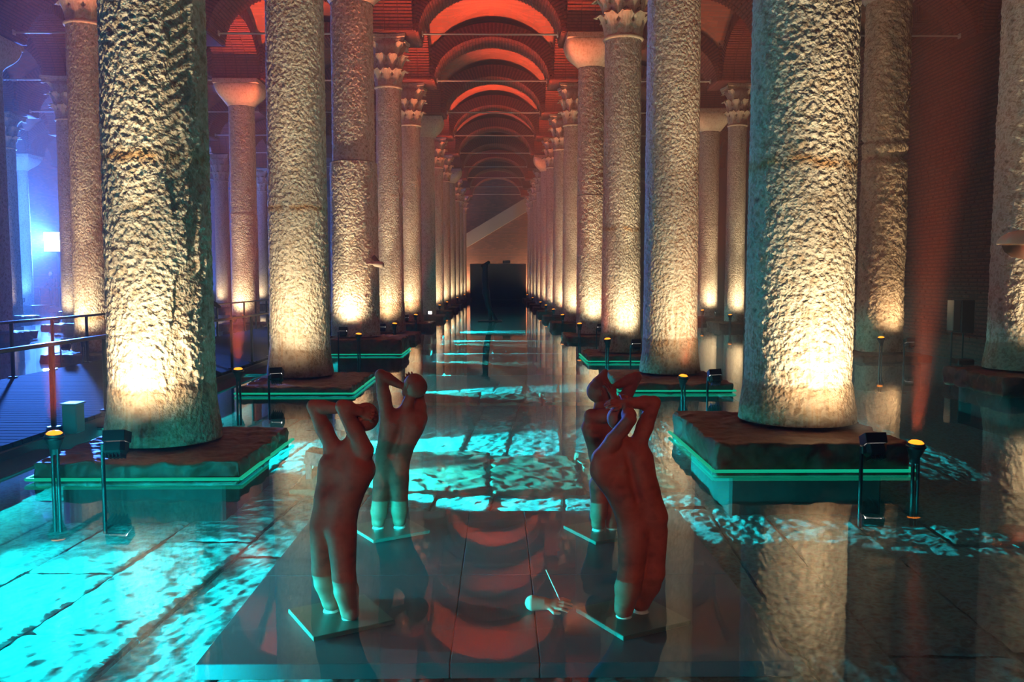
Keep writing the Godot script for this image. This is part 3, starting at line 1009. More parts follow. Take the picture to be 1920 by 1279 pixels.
# ------------------------------------------------------------------ walkway
func walkway() -> void:
	var x0 := -6.56
	var x1 := -3.92
	var t := thing("walkway", "dark wooden visitor walkway running back between the column rows at left", "walkway", Vector3((x0 + x1) / 2, 0, -18))
	var b := MB.new()
	var z := -3.0
	while z > -34.0:
		b.box(Vector3(0, 0.115, z - 0.07 + 18), Vector3(x1 - x0, 0.04, 0.132), 0.006)
		z -= 0.14
	part("deck_boards", b.mesh(M.deck_wood), t).set_meta("kind", "stuff")
	b = MB.new()
	for s in [x0 + 0.03, x1 - 0.03]:
		b.box(Vector3(s - (x0 + x1) / 2, -0.03, -0.5), Vector3(0.07, 0.24, 31.0), 0.01)
	b.box(Vector3(0, 0.03, -0.5), Vector3(x1 - x0 - 0.15, 0.1, 31.0))
	part("side_beam", b.mesh(M.deck_side), t)
	for zz in [-4.0, -8.0, -12.0, -16.0, -20.0, -24.0, -28.0, -32.0]:
		var lb := MB.new()
		for s in [-1.0, 1.0]:
			lb.box(Vector3(s * 1.1, -0.3, zz + 18), Vector3(0.12, 0.52, 0.12), 0.01)
		part("leg", lb.mesh(M.deck_side), t)
	# under the edge: a turquoise led strip that lights the pool
	for q in [[-1.2, 3.4], [-5.0, 3.4], [-9.6, 4.2], [-14.4, 4.2], [-19.6, 4.6], [-25.5, 5.0]]:
		var lb := MB.new()
		lb.box(Vector3.ZERO, Vector3(0.02, 0.025, q[1] - 0.1), 0.004)
		var st := part("led_strip", lb.mesh(M.teal_strip), t, Vector3(x1 - (x0 + x1) / 2 + 0.012, -0.13, q[0] - q[1] / 2 + 18 + 1.2))
		st.position.y = -0.02
		var hb := MB.new()
		hb.box(Vector3(0.15, 0.03, 0), Vector3(0.32, 0.012, q[1] + 0.1), 0.003)  # added lip that stops strip light from rising onto the columns
		part("added_strip_hood", hb.mesh(M.deck_side), t, st.position)
		var d := Vector3(0.25, -1.0, 0).normalized()
		var l := area(t, st.position + Vector3(0.02, 0, 0), d, q[1], 0.03, TEAL, K_TEAL * q[1] * 1.0)
		l.basis = Basis(Vector3(0, 0, 1), (-d).cross(Vector3(0, 0, 1)), -d).orthonormalized()
	for q in [[-1.72, -9.1, "between the first two plinths of the left row"], [-1.72, -13.4, "between the second and third plinths of the left row"], [-1.72, -18.3, "between the third and fourth plinths of the left row"], [-1.8, -23.3, "between the fourth and fifth plinths of the left row"], [-1.8, -28.2, "between the fifth and sixth plinths of the left row"], [-1.8, -33.2, "beyond the sixth plinth of the left row"]]:
		pool_spot(Vector3(q[0], -0.50, q[1]), 0.44, Vector3(1, -0.13, 0.06), 95.0, "added turquoise lamp under water %s" % q[2])
	var pv := [[-3.3, -0.02, 1.0], [-2.6, 0.0, 1.0], [-1.9, -0.16, 0.8]]  # unseen lamps added below the view as turquoise fill
	var pn := ["leftmost", "in the middle", "rightmost"]
	for k in 3:
		pool_spot(Vector3(pv[k][0], -0.50, -0.9), 0.39, Vector3(pv[k][1], -0.13, -1), K_POOL * 1.6 * pv[k][2], "added unseen turquoise lamp on a short foot below the viewer, %s" % pn[k])
	pool_spot(Vector3(-3.5, -0.50, -4.35), 0.41, Vector3(1, -0.12, 0.0), 58.0, "added unseen turquoise lamp at the walkway edge turned to the dark platform")
	pool_spot(Vector3(-3.54, -0.50, -5.4), 0.48, Vector3(1, 0.08, -0.02), 5.0, "added turquoise lamp turned up at the figures from the walkway edge", 0.10)
	pool_spot(Vector3(-1.66, -0.50, -7.4), 0.44, Vector3(1, -0.19, 0.08), 140.0, "added turquoise lamp at the inner back corner of the nearest left plinth")
	for q in [[-2.6, 0.5, "nearest the viewer", 15.0], [-3.4, 0.2, "second from the viewer", 15.0], [-4.95, 0.05, "third from the viewer", 42.0], [-8.6, 0.05, "between the first two left columns", 75.0]]:
		pool_spot(Vector3(-3.52, -0.50, q[0]), 0.39, Vector3(1, -0.16, -q[1]), q[3], "added turquoise lamp at the walkway edge, %s" % q[2])
	for sd in 2:
		var xr: float = x1 - 0.03 if sd == 0 else x0 + 0.03
		var r := thing("railing", "thin dark metal railing along the %s edge of the walkway" % ("near" if sd == 0 else "far"), "railing", Vector3(xr, 0.137, -18))
		var rb := MB.new()
		var zs := -4.0
		rb.box(Vector3(0, 0.74, -0.5), Vector3(0.055, 0.035, 29.0), 0.008)
		part("top_rail", rb.mesh(M.rail_metal), r)
		var z2 := -5.58 if sd == 0 else -5.3
		while z2 > -32.0:
			var pb := MB.new()
			pb.box(Vector3(0, 0.36, 0), Vector3(0.035, 0.74, 0.045), 0.006)
			pb.box(Vector3(0, 0.006, 0), Vector3(0.09, 0.012, 0.10), 0.003)
			part("post", pb.mesh(M.rail_metal), r, Vector3(0, 0, z2 + 18))
			z2 -= 1.02 if sd == 0 else 1.05
	var jb := thing("junction_box", "pale grey box fixed to the walkway edge beside the nearest left column", "box", Vector3(-3.84, 0.0, -7.75))
	b = MB.new()
	b.box(Vector3(0, 0.2, 0), Vector3(0.13, 0.26, 0.16), 0.01)
	part("body", b.mesh(M.box_grey), jb)
	b = MB.new()
	b.box(Vector3(0, 0.335, 0), Vector3(0.15, 0.015, 0.18), 0.004)
	part("lid", b.mesh(M.box_grey), jb)

func pool_spot(at: Vector3, h: float, d: Vector3, e: float, label: String, visor: float = 0.26) -> void:
	# hooded lamp added to fill the pool with turquoise light: housing tube, visor, lens, foot
	var t := thing("added_pool_lamp", label, "added pool lamp", at, "lamps added in the pool")
	d = d.normalized()
	var zz := d.cross(Vector3.UP).normalized()
	var bas := Basis(d, zz.cross(d), zz)
	var c := Vector3(0, h, 0)
	var b := MB.new()
	for k in 10:
		var a0 := TAU * k / 10
		var a1 := TAU * (k + 1) / 10
		var c0 := bas * Vector3(0, cos(a0) * 0.055, sin(a0) * 0.055)
		var c1 := bas * Vector3(0, cos(a1) * 0.055, sin(a1) * 0.055)
		b.flat([c + c0, c + c1, c + c1 + d * 0.08, c + c0 + d * 0.08], c0 + c1)
		b.flat([c + c0, c + c1, c - d * 0.02], -d)
	part("housing", b.mesh(M.black_metal), t)
	b = MB.new()
	b.box(c + bas * Vector3(visor / 2, 0.062 if visor < 0.2 else 0.042, 0), Vector3(visor, 0.006, visor * 0.8), 0.001, bas)
	for sd in [-1.0, 1.0]:
		b.box(c + bas * Vector3(visor / 2, -0.01, sd * visor * 0.4), Vector3(visor, 0.11, 0.006), 0.001, bas)
	part("visor", b.mesh(M.black_metal), t)
	b = MB.new()
	b.box(Vector3(0, h * 0.4, 0), Vector3(0.05, h * 0.8, 0.04), 0.005)
	part("foot", b.mesh(M.black_metal), t)
	b = MB.new()
	b.tube(c + d * 0.02, c + d * 0.03, 0.05, 0.05, 12)
	part("lens", b.mesh(M.teal_strip), t)
	spot(t, c + d * 0.06, d, TEAL, e, 66.0, 0.015)

# ------------------------------------------------------------------ bodies: smooth union of tapered capsules, surface nets
func body(bones: Array, cell: float, k: float, m: Material) -> Mesh:
	var lo := Vector3(1e9, 1e9, 1e9)
	var hi := -lo
	for b in bones:
		var r := maxf(b[2], b[3])
		for p in [b[0], b[1]]:
			lo = lo.min(p - Vector3.ONE * r); hi = hi.max(p + Vector3.ONE * r)
	lo -= Vector3.ONE * cell * 3.0
	hi += Vector3.ONE * cell * 3.0
	var nx := int((hi.x - lo.x) / cell) + 2
	var ny := int((hi.y - lo.y) / cell) + 2
	var nz := int((hi.z - lo.z) / cell) + 2
	var f := PackedFloat32Array()
	f.resize(nx * ny * nz)
	f.fill(1.0)
	var nxy := nx * ny
	for b in bones:
		var a: Vector3 = b[0]
		var d: Vector3 = b[1] - a
		var r0: float = b[2]
		var r1: float = b[3]
		var sub: bool = b.size() > 4 and b[4] == "cut"
		var kk: float = k if b.size() < 6 else b[5]
		var rm := maxf(r0, r1) + kk + cell * 2.0
		var l2 := maxf(d.length_squared(), 1e-9)
		var p0: Vector3 = (a.min(b[1]) - Vector3.ONE * rm - lo) / cell
		var p1: Vector3 = (a.max(b[1]) + Vector3.ONE * rm - lo) / cell
		for z in range(maxi(0, int(p0.z)), mini(nz, int(p1.z) + 2)):
			for y in range(maxi(0, int(p0.y)), mini(ny, int(p1.y) + 2)):
				var row := z * nxy + y * nx
				for x in range(maxi(0, int(p0.x)), mini(nx, int(p1.x) + 2)):
					var p := lo + Vector3(x, y, z) * cell - a
					var t := clampf(p.dot(d) / l2, 0.0, 1.0)
					var dist := (p - d * t).length() - (r0 + (r1 - r0) * t)
					var i := row + x
					var o := f[i]
					if sub:
						dist = -dist
						var h := clampf(0.5 - 0.5 * (o - dist) / kk, 0.0, 1.0)
						f[i] = lerpf(o, dist, h) + kk * h * (1.0 - h)
					elif o > dist + kk:
						f[i] = dist
					elif o > dist - kk:
						var h := 0.5 + 0.5 * (o - dist) / kk
						f[i] = o + (dist - o) * h - kk * h * (1.0 - h)
	var mb := MB.new()
	var id := {}
	var near := cell * 2.2
	for z in nz - 1:
		for y in ny - 1:
			var row := z * nxy + y * nx
			for x in nx - 1:
				var i := row + x
				var v0 := f[i]
				if v0 > near or v0 < -near:
					continue
				var c := [v0, f[i + 1], f[i + nx], f[i + nx + 1], f[i + nxy], f[i + nxy + 1], f[i + nxy + nx], f[i + nxy + nx + 1]]
				var inside := 0
				for q in 8:
					if c[q] < 0.0:
						inside += 1
				if inside == 0 or inside == 8:
					continue
				var sum := Vector3.ZERO
				var cnt := 0
				for e in EDGES:
					var fa: float = c[e[0]]
					var fb: float = c[e[1]]
					if (fa < 0.0) != (fb < 0.0):
						sum += CORN[e[0]].lerp(CORN[e[1]], fa / (fa - fb))
						cnt += 1
				var g := Vector3(c[1] + c[3] + c[5] + c[7] - c[0] - c[2] - c[4] - c[6], c[2] + c[3] + c[6] + c[7] - c[0] - c[1] - c[4] - c[5], c[4] + c[5] + c[6] + c[7] - c[0] - c[1] - c[2] - c[3])
				id[i] = mb.vert(lo + (Vector3(x, y, z) + sum / cnt) * cell, g.normalized())
	var st := [1, nx, nxy]
	for i in id.keys():
		var v0 := f[i]
		for ax in 3:
			var j: int = i + st[ax]
			if (v0 < 0.0) == (f[j] < 0.0):
				continue
			var s1: int = st[(ax + 1) % 3]
			var s2: int = st[(ax + 2) % 3]
			if not (id.has(i - s1) and id.has(i - s2) and id.has(i - s1 - s2)):
				continue
			var a: int = id[i]
			var b: int = id[i - s1]
			var c2: int = id[i - s1 - s2]
			var d2: int = id[i - s2]
			if v0 < 0.0:
				mb.tri(a, b, c2); mb.tri(a, c2, d2)
			else:
				mb.tri(a, c2, b); mb.tri(a, d2, c2)
	return mb.mesh(m)

const CORN := [Vector3(0, 0, 0), Vector3(1, 0, 0), Vector3(0, 1, 0), Vector3(1, 1, 0), Vector3(0, 0, 1), Vector3(1, 0, 1), Vector3(0, 1, 1), Vector3(1, 1, 1)]
const EDGES := [[0, 1], [2, 3], [4, 5], [6, 7], [0, 2], [1, 3], [4, 6], [5, 7], [0, 4], [1, 5], [2, 6], [3, 7]]

func cm(a: Array) -> Vector3:
	return Vector3(a[0], a[1], a[2]) * 0.01

func hand_bones(out: Array, wrist: Vector3, tip: Vector3, nrm: Vector3, thumb: float, s: float = 1.0) -> void:
	# palm, four bent fingers of different lengths and a thumb leaving the side of the palm; nrm is the back of the hand
	var d := (tip - wrist).normalized()
	var L := (tip - wrist).length()
	var sd := d.cross(nrm).normalized()
	var nn := sd.cross(d).normalized()
	var pal := wrist + d * L * 0.48
	for q in [-0.75, 0.0, 0.75]:
		out.append([wrist + sd * q * 0.012 * s, pal + sd * q * 0.020 * s, 0.011 * s, 0.010 * s, "", 0.012])
	var lens := [0.86, 1.0, 0.96, 0.76]
	for f in 4:
		var o := sd * (f - 1.5) * 0.0145 * s
		var fl: float = L * 0.54 * lens[f]
		var k0 := pal + o
		var k1 := k0 + d * fl * 0.5 + o * 0.15 + nn * 0.003
		var k2 := k0 + d * fl + o * 0.2 - nn * 0.012
		out.append([k0, k1, 0.0075 * s, 0.0068 * s, "", 0.004])
		out.append([k1, k2, 0.0068 * s, 0.0058 * s, "", 0.004])
	var tb := wrist + d * L * 0.22 + sd * thumb * 0.018 * s
	var t1 := tb + sd * thumb * 0.020 * s + d * L * 0.20 - nn * 0.006
	out.append([tb, t1, 0.009 * s, 0.008 * s, "", 0.006])
	out.append([t1, t1 + d * L * 0.2 - nn * 0.006, 0.008 * s, 0.006 * s, "", 0.004])

func figure_bones(j: Dictionary) -> Array:
	# j: joints in centimetres, x to the right of the view, y up, z towards the viewer
	var s: float = j.get("s", 1.0)
	var b := []
	var hip := cm(j.hip)
	var chest := cm(j.chest)
	var neck := cm(j.neck)
	var head := cm(j.head)
	var w: float = j.tw * 0.01        # half width of the chest
	var dl: Vector3 = (cm(j.rsh) - cm(j.lsh)).normalized()
	var waist := cm(j.waist) if j.has("waist") else hip.lerp(chest, 0.5)
	for q in [-1.0, 1.0]:
		b.append([chest + dl * q * w * 0.50, waist + dl * q * w * 0.30, w * 0.56, w * 0.50, "", 0.03])
		b.append([waist + dl * q * w * 0.30, hip + dl * q * w * 0.32, w * 0.50, w * 0.52, "", 0.03])
	b.append([cm(j.lsh), cm(j.rsh), 0.036 * s, 0.036 * s, "", 0.04])
	b.append([chest, neck, w * 0.55, 0.034 * s, "", 0.03])
	b.append([neck, head, 0.030 * s, 0.034 * s, "", 0.012])
	# head: skull, jaw, nose, ears
	var fd := Vector3(j.face[0], j.face[1], j.face[2]).normalized()
	var up := Vector3(j.crown[0], j.crown[1], j.crown[2]).normalized()
	var hr: float = j.hr * 0.01
	b.append([head + up * hr * 0.20, head + up * hr * 0.05 - fd * hr * 0.25, hr * 0.92, hr * 0.95, "", 0.01])
	b.append([head, head - up * hr * 0.75 + fd * hr * 0.45, hr * 0.75, hr * 0.50, "", 0.012])
	b.append([head + fd * hr * 0.95 + up * hr * 0.1, head + fd * hr * 1.12 - up * hr * 0.25, hr * 0.10, hr * 0.17, "", 0.006])
	var ear := up.cross(fd).normalized()
	for q in [-1.0, 1.0]:
		b.append([head + ear * q * hr * 0.93 + up * hr * 0.15, head + ear * q * hr * 0.93 - up * hr * 0.2, hr * 0.14, hr * 0.11, "", 0.006])
		b.append([head + fd * hr * 1.0 + ear * q * hr * 0.36 + up * hr * 0.12, head + fd * hr * 1.02 + ear * q * hr * 0.40 + up * hr * 0.12, hr * 0.13, hr * 0.13, "cut", 0.01])
	b.append([head + fd * hr * 1.02 - up * hr * 0.58 + ear * hr * 0.2, head + fd * hr * 1.02 - up * hr * 0.58 - ear * hr * 0.2, hr * 0.06, hr * 0.06, "cut", 0.008])
	if j.has("cap"):
		b.append([head + up * hr * 0.7, cm(j.cap), hr * 0.62, hr * 0.24, "", 0.02])
	for q in [["lsh", "lel", "lha", 1.0], ["rsh", "rel", "rha", -1.0]]:
		var sh := cm(j[q[0]])
		var el := cm(j[q[1]])
		var ha := cm(j[q[2]])
		b.append([sh, sh.lerp(el, 0.45), 0.040 * s, 0.040 * s, "", 0.02])
		b.append([sh.lerp(el, 0.45), el, 0.040 * s, 0.032 * s, "", 0.012])
		var wr := el.lerp(ha, 0.80)
		b.append([el, el.lerp(wr, 0.35), 0.031 * s, 0.034 * s, "", 0.008])
		b.append([el.lerp(wr, 0.35), wr, 0.034 * s, 0.022 * s, "", 0.01])
		var tip := ha + (ha - wr).normalized() * 0.07 * s
		var out := (wr - head)
		out = (out - out.project((tip - wr).normalized())).normalized()
		hand_bones(b, wr, tip, out, q[3], 0.95 * s)
	for q in [["lhip", "lkn", "lan"], ["rhip", "rkn", "ran"]]:
		var h := cm(j[q[0]])
		var kn := cm(j[q[1]])
		var an := cm(j[q[2]])
		var tr: float = j.thigh * 0.01
		b.append([h, kn, tr, tr * 0.76, "", 0.018])
		b.append([kn, kn.lerp(an, 0.4), tr * 0.76, tr * 0.80, "", 0.015])
		b.append([kn.lerp(an, 0.4), an, tr * 0.80, tr * 0.60, "", 0.012])
		b.append([an, an + Vector3(j.foot[0], -0.2, j.foot[1]) * 0.01, tr * 0.56, tr * 0.44, "", 0.012])
	if j.has("spine"):
		var bk: Vector3 = cm(j.spine)
		b.append([neck + bk * 1.05, waist + bk, 0.010 * s, 0.010 * s, "cut", 0.03])
		b.append([hip + bk * 1.25 + Vector3(0, 0.035, 0), hip + bk * 1.15 - Vector3(0, 0.06, 0), 0.007 * s, 0.010 * s, "cut", 0.012])
	return b

func statue(label: String, at: Vector3, j: Dictionary, pturn: float, pcol: Material) -> void:
	var t := thing("statue", label, "statue", at, "brown figures standing in the pool")
	part("body", body(figure_bones(j), 0.0062, 0.02, M.terracotta), t)
	for q in ["lan", "ran"]:
		var an := cm(j[q])
		var b := MB.new()
		b.tube(Vector3(an.x, an.y + 0.01, an.z), Vector3(an.x, 0.0, an.z), 0.012, 0.012, 10)
		part("pin", b.mesh(M.grey_metal), t)
		var cb := MB.new()
		cb.lathe([Vector2(0.001, 0.014), Vector2(0.034, 0.012), Vector2(0.04, 0.0)], 14, Vector3(an.x, 0.0, an.z), Basis.IDENTITY, true)
		part("clip", cb.mesh(M.clear_clip), t)
	var bb := MB.new()
	bb.box(Vector3.ZERO, Vector3(0.40, 0.022, 0.40), 0.003)
	var pl := part("base_plate", bb.mesh(pcol), t, Vector3((j.lan[0] + j.ran[0]) * 0.005, -0.011, (j.lan[2] + j.ran[2]) * 0.005))
	pl.rotation.y = deg_to_rad(pturn)

func statues() -> void:
	# smooth dark slabs on the pool bed that carry the figures
	var xs := [-1.32, -0.22, 0.17, 1.28]
	var zs := [-3.63, -4.75, -6.1]
	var t := thing("base_slab", "smooth dark rectangular platform under water that carries the four brown figures", "platform", Vector3(0, -0.275, -4.9))
	for a in 3:
		for c in 2:
			var b := MB.new()
			b.box(Vector3((xs[a] + xs[a + 1]) / 2, 0.025, (zs[c] + zs[c + 1]) / 2 + 4.9), Vector3(xs[a + 1] - xs[a] - 0.004, 0.07, zs[c] - zs[c + 1] - 0.004), 0.003)
			part("slab", b.mesh(M.slab_metal), t)
	for q in [[-1.5, "left"], [1.5, "right"]]:  # added lamps out of view, only there to light the figures
		var sp := thing("added_spotlight", "unseen warm lamp added on the brick wall behind the viewer, %s one" % q[1], "added_spotlight", Vector3(q[0], 3.6, 4.02), "added warm spotlights aimed at the figures")
		var sb := MB.new()
		var dd := (Vector3(q[0] * 0.42, 0.15, -4.75) - sp.position).normalized()
		sb.tube(-dd * 0.16, dd * 0.06, 0.05, 0.06, 16)
		part("housing", sb.mesh(M.black_metal), sp)
		sb = MB.new()
		sb.tube(Vector3(0, 0, 0), Vector3(0, 0.1, 0.2), 0.018, 0.018, 8)
		part("arm", sb.mesh(M.black_metal), sp)
		sb = MB.new()
		sb.tube(dd * 0.06, dd * 0.066, 0.05, 0.05, 16)
		part("lens", sb.mesh(M.amber_lens), sp)
		spot(sp, dd * 0.09, dd, Color(1.0, 0.66, 0.52), K_STATUE, 9.0, 0.05)
	var y := -0.19
	statue("brown figure nearest at left, leaning back with both forearms over its face", Vector3(-0.77, y, -4.13), {
		"hip": [-4.2, 45, 0], "waist": [-1.5, 58, 1], "chest": [2.6, 72, 0], "neck": [6, 87, 0], "head": [11, 97.5, -1], "tw": 14.5, "hr": 6.4,
		"face": [-0.45, 0.75, 0.1], "crown": [0.75, 0.45, 0.0], "lsh": [-4.5, 81.5, -4], "lel": [-13.5, 102, -3], "lha": [4.5, 100.5, -1], "rsh": [12.5, 82, 5], "rel": [2.4, 103.5, 8], "rha": [12, 100, 5],
		"lhip": [-9, 41, -3], "lkn": [-10.2, 21, -4], "lan": [-6.6, 4.5, -4], "rhip": [0.6, 41, 4], "rkn": [1.6, 20, 5], "ran": [4.2, 3, 5], "thigh": 7.3, "foot": [1.5, 2.0]}, 30, M.plate_glass)
	statue("brown figure behind at left, seen from the back with one arm crooked over its face", Vector3(-0.735, y, -5.6), {
		"s": 1.12, "hip": [1.6, 36, 0], "waist": [3.5, 50, 0], "chest": [9.5, 69, 0], "neck": [13, 82, -1], "head": [17, 93.5, -3], "tw": 14.0, "hr": 7.6,
		"face": [-0.75, 0.35, -0.55], "crown": [0.3, 0.9, 0.0], "lsh": [-0.5, 75, -1], "lel": [-5.0, 101, -4], "lha": [10.5, 92.5, -5], "rsh": [21, 73, -1], "rel": [19, 86, -13], "rha": [15, 95, -10],
		"lhip": [-3.4, 31, 0], "lkn": [-5.5, 16, 1], "lan": [-7.0, 4, 0], "rhip": [6.6, 32, 0], "rkn": [7.2, 17, 1], "ran": [6.8, 4.5, -1], "thigh": 7.0, "foot": [1.0, 2.0], "spine": [0, 0, 8.0]}, 32, M.plate_glass)
	statue("brown figure nearest at right, seen from the back with both arms raised over its head", Vector3(0.655, y, -4.1), {
		"hip": [3.4, 47, 0], "waist": [-1.0, 60, 1], "chest": [-7.0, 74, 0], "neck": [-7.5, 88, -2], "head": [-6.8, 95.5, -8], "tw": 15.0, "hr": 6.2,
		"face": [0.55, 0.1, -0.8], "crown": [0.1, 0.9, -0.2], "lsh": [-17, 78, 1], "lel": [-4.8, 97.5, 9], "lha": [-4.4, 104, -4], "rsh": [0.6, 83, -1], "rel": [8.6, 104, -2], "rha": [-8.0, 103.5, -3],
		"lhip": [-1.2, 41, 2], "lkn": [-2.8, 21, 3], "lan": [-5.6, 4, 2], "rhip": [8.2, 41, -2], "rkn": [8.6, 21, -1], "ran": [3.6, 5, -4], "thigh": 7.8, "foot": [-1.0, 2.0], "spine": [0.5, 0, 7.6]}, 28, M.plate_glass)
	statue("brown figure behind at right, in profile with a pointed head and forearms held out", Vector3(0.69, y, -5.55), {
		"s": 1.12, "hip": [-0.7, 36, 0], "waist": [-3, 50, 0], "chest": [-6.0, 67, 0], "neck": [-4.5, 80, -1], "head": [-3.4, 91, -2], "tw": 11.0, "hr": 8.0, "cap": [-1.0, 103.5, -2],
		"face": [0.9, 0.25, 0.1], "crown": [-0.1, 0.95, 0.0], "lsh": [-10.5, 75.5, 5], "lel": [8.5, 77, 9], "lha": [3.0, 90, 6], "rsh": [6, 73, -6], "rel": [20, 99.5, -6], "rha": [4.5, 93.5, -3],
		"lhip": [-4.6, 30, 2], "lkn": [-4.8, 16, 3], "lan": [-5.4, 4, 2], "rhip": [4.6, 30, -3], "rkn": [4.8, 16, -2], "ran": [4.4, 3.2, -1], "thigh": 6.8, "foot": [2.0, 0.5]}, 26, M.plate_glass)

# ------------------------------------------------------------------ the rest
func person(label: String, at: Vector3, turn: float, lean: float, m: Material) -> void:
	var t := thing("person", label, "person", at)
	t.rotation.y = turn
	var f := Vector3(0, 0, 1)
	var hipc := Vector3(0, 0.88, 0)
	var d := Vector3(0, cos(lean), sin(lean))
	var ch := hipc + d * 0.36
	var nk := hipc + d * 0.56
	var hd := nk + Vector3(0, 0.15, 0.05)
	var x := Vector3.RIGHT
	var b := []
	b.append([hipc, ch, 0.13, 0.15, "", 0.06])
	b.append([ch - x * 0.15, ch + x * 0.15 + d * 0.02, 0.09, 0.09, "", 0.06])
	b.append([nk - d * 0.05, hd, 0.055, 0.055, "", 0.03])
	for s in [-1.0, 1.0]:
		b.append([hipc + x * 0.09 * s, Vector3(0.10 * s, 0.48, 0.03), 0.095, 0.065, "", 0.04])
		b.append([Vector3(0.10 * s, 0.48, 0.03), Vector3(0.10 * s, 0.07, -0.02), 0.065, 0.045, "", 0.03])
		b.append([Vector3(0.10 * s, 0.05, -0.03), Vector3(0.11 * s, 0.04, 0.15), 0.045, 0.038, "", 0.03])
		var sh: Vector3 = ch + d * 0.12 + x * 0.2 * s
		var el: Vector3 = sh + Vector3(0.05 * s, -0.26, 0.08)
		var ha: Vector3 = el + Vector3(-0.05 * s, -0.12, 0.2)
		b.append([sh, el, 0.05, 0.04, "", 0.03])
		b.append([el, ha, 0.04, 0.03, "", 0.02])
	part("clothing", body(b, 0.02, 0.04, m), t)
	part("head", body([[hd + Vector3(0, 0.05, -0.01), hd + Vector3(0, 0.02, 0.02), 0.095, 0.08, "", 0.03], [hd, hd + Vector3(0, -0.05, 0.05), 0.07, 0.045, "", 0.03], [hd + Vector3(0, 0.02, 0.1), hd + Vector3(0, 0, 0.115), 0.012, 0.014, "", 0.01]], 0.01, 0.03, M.skin), t)
	part("hair", body([[hd + Vector3(0, 0.075, -0.03), hd + Vector3(0, 0.02, -0.05), 0.093, 0.075, "", 0.03]], 0.012, 0.03, M.dark_cloth), t)

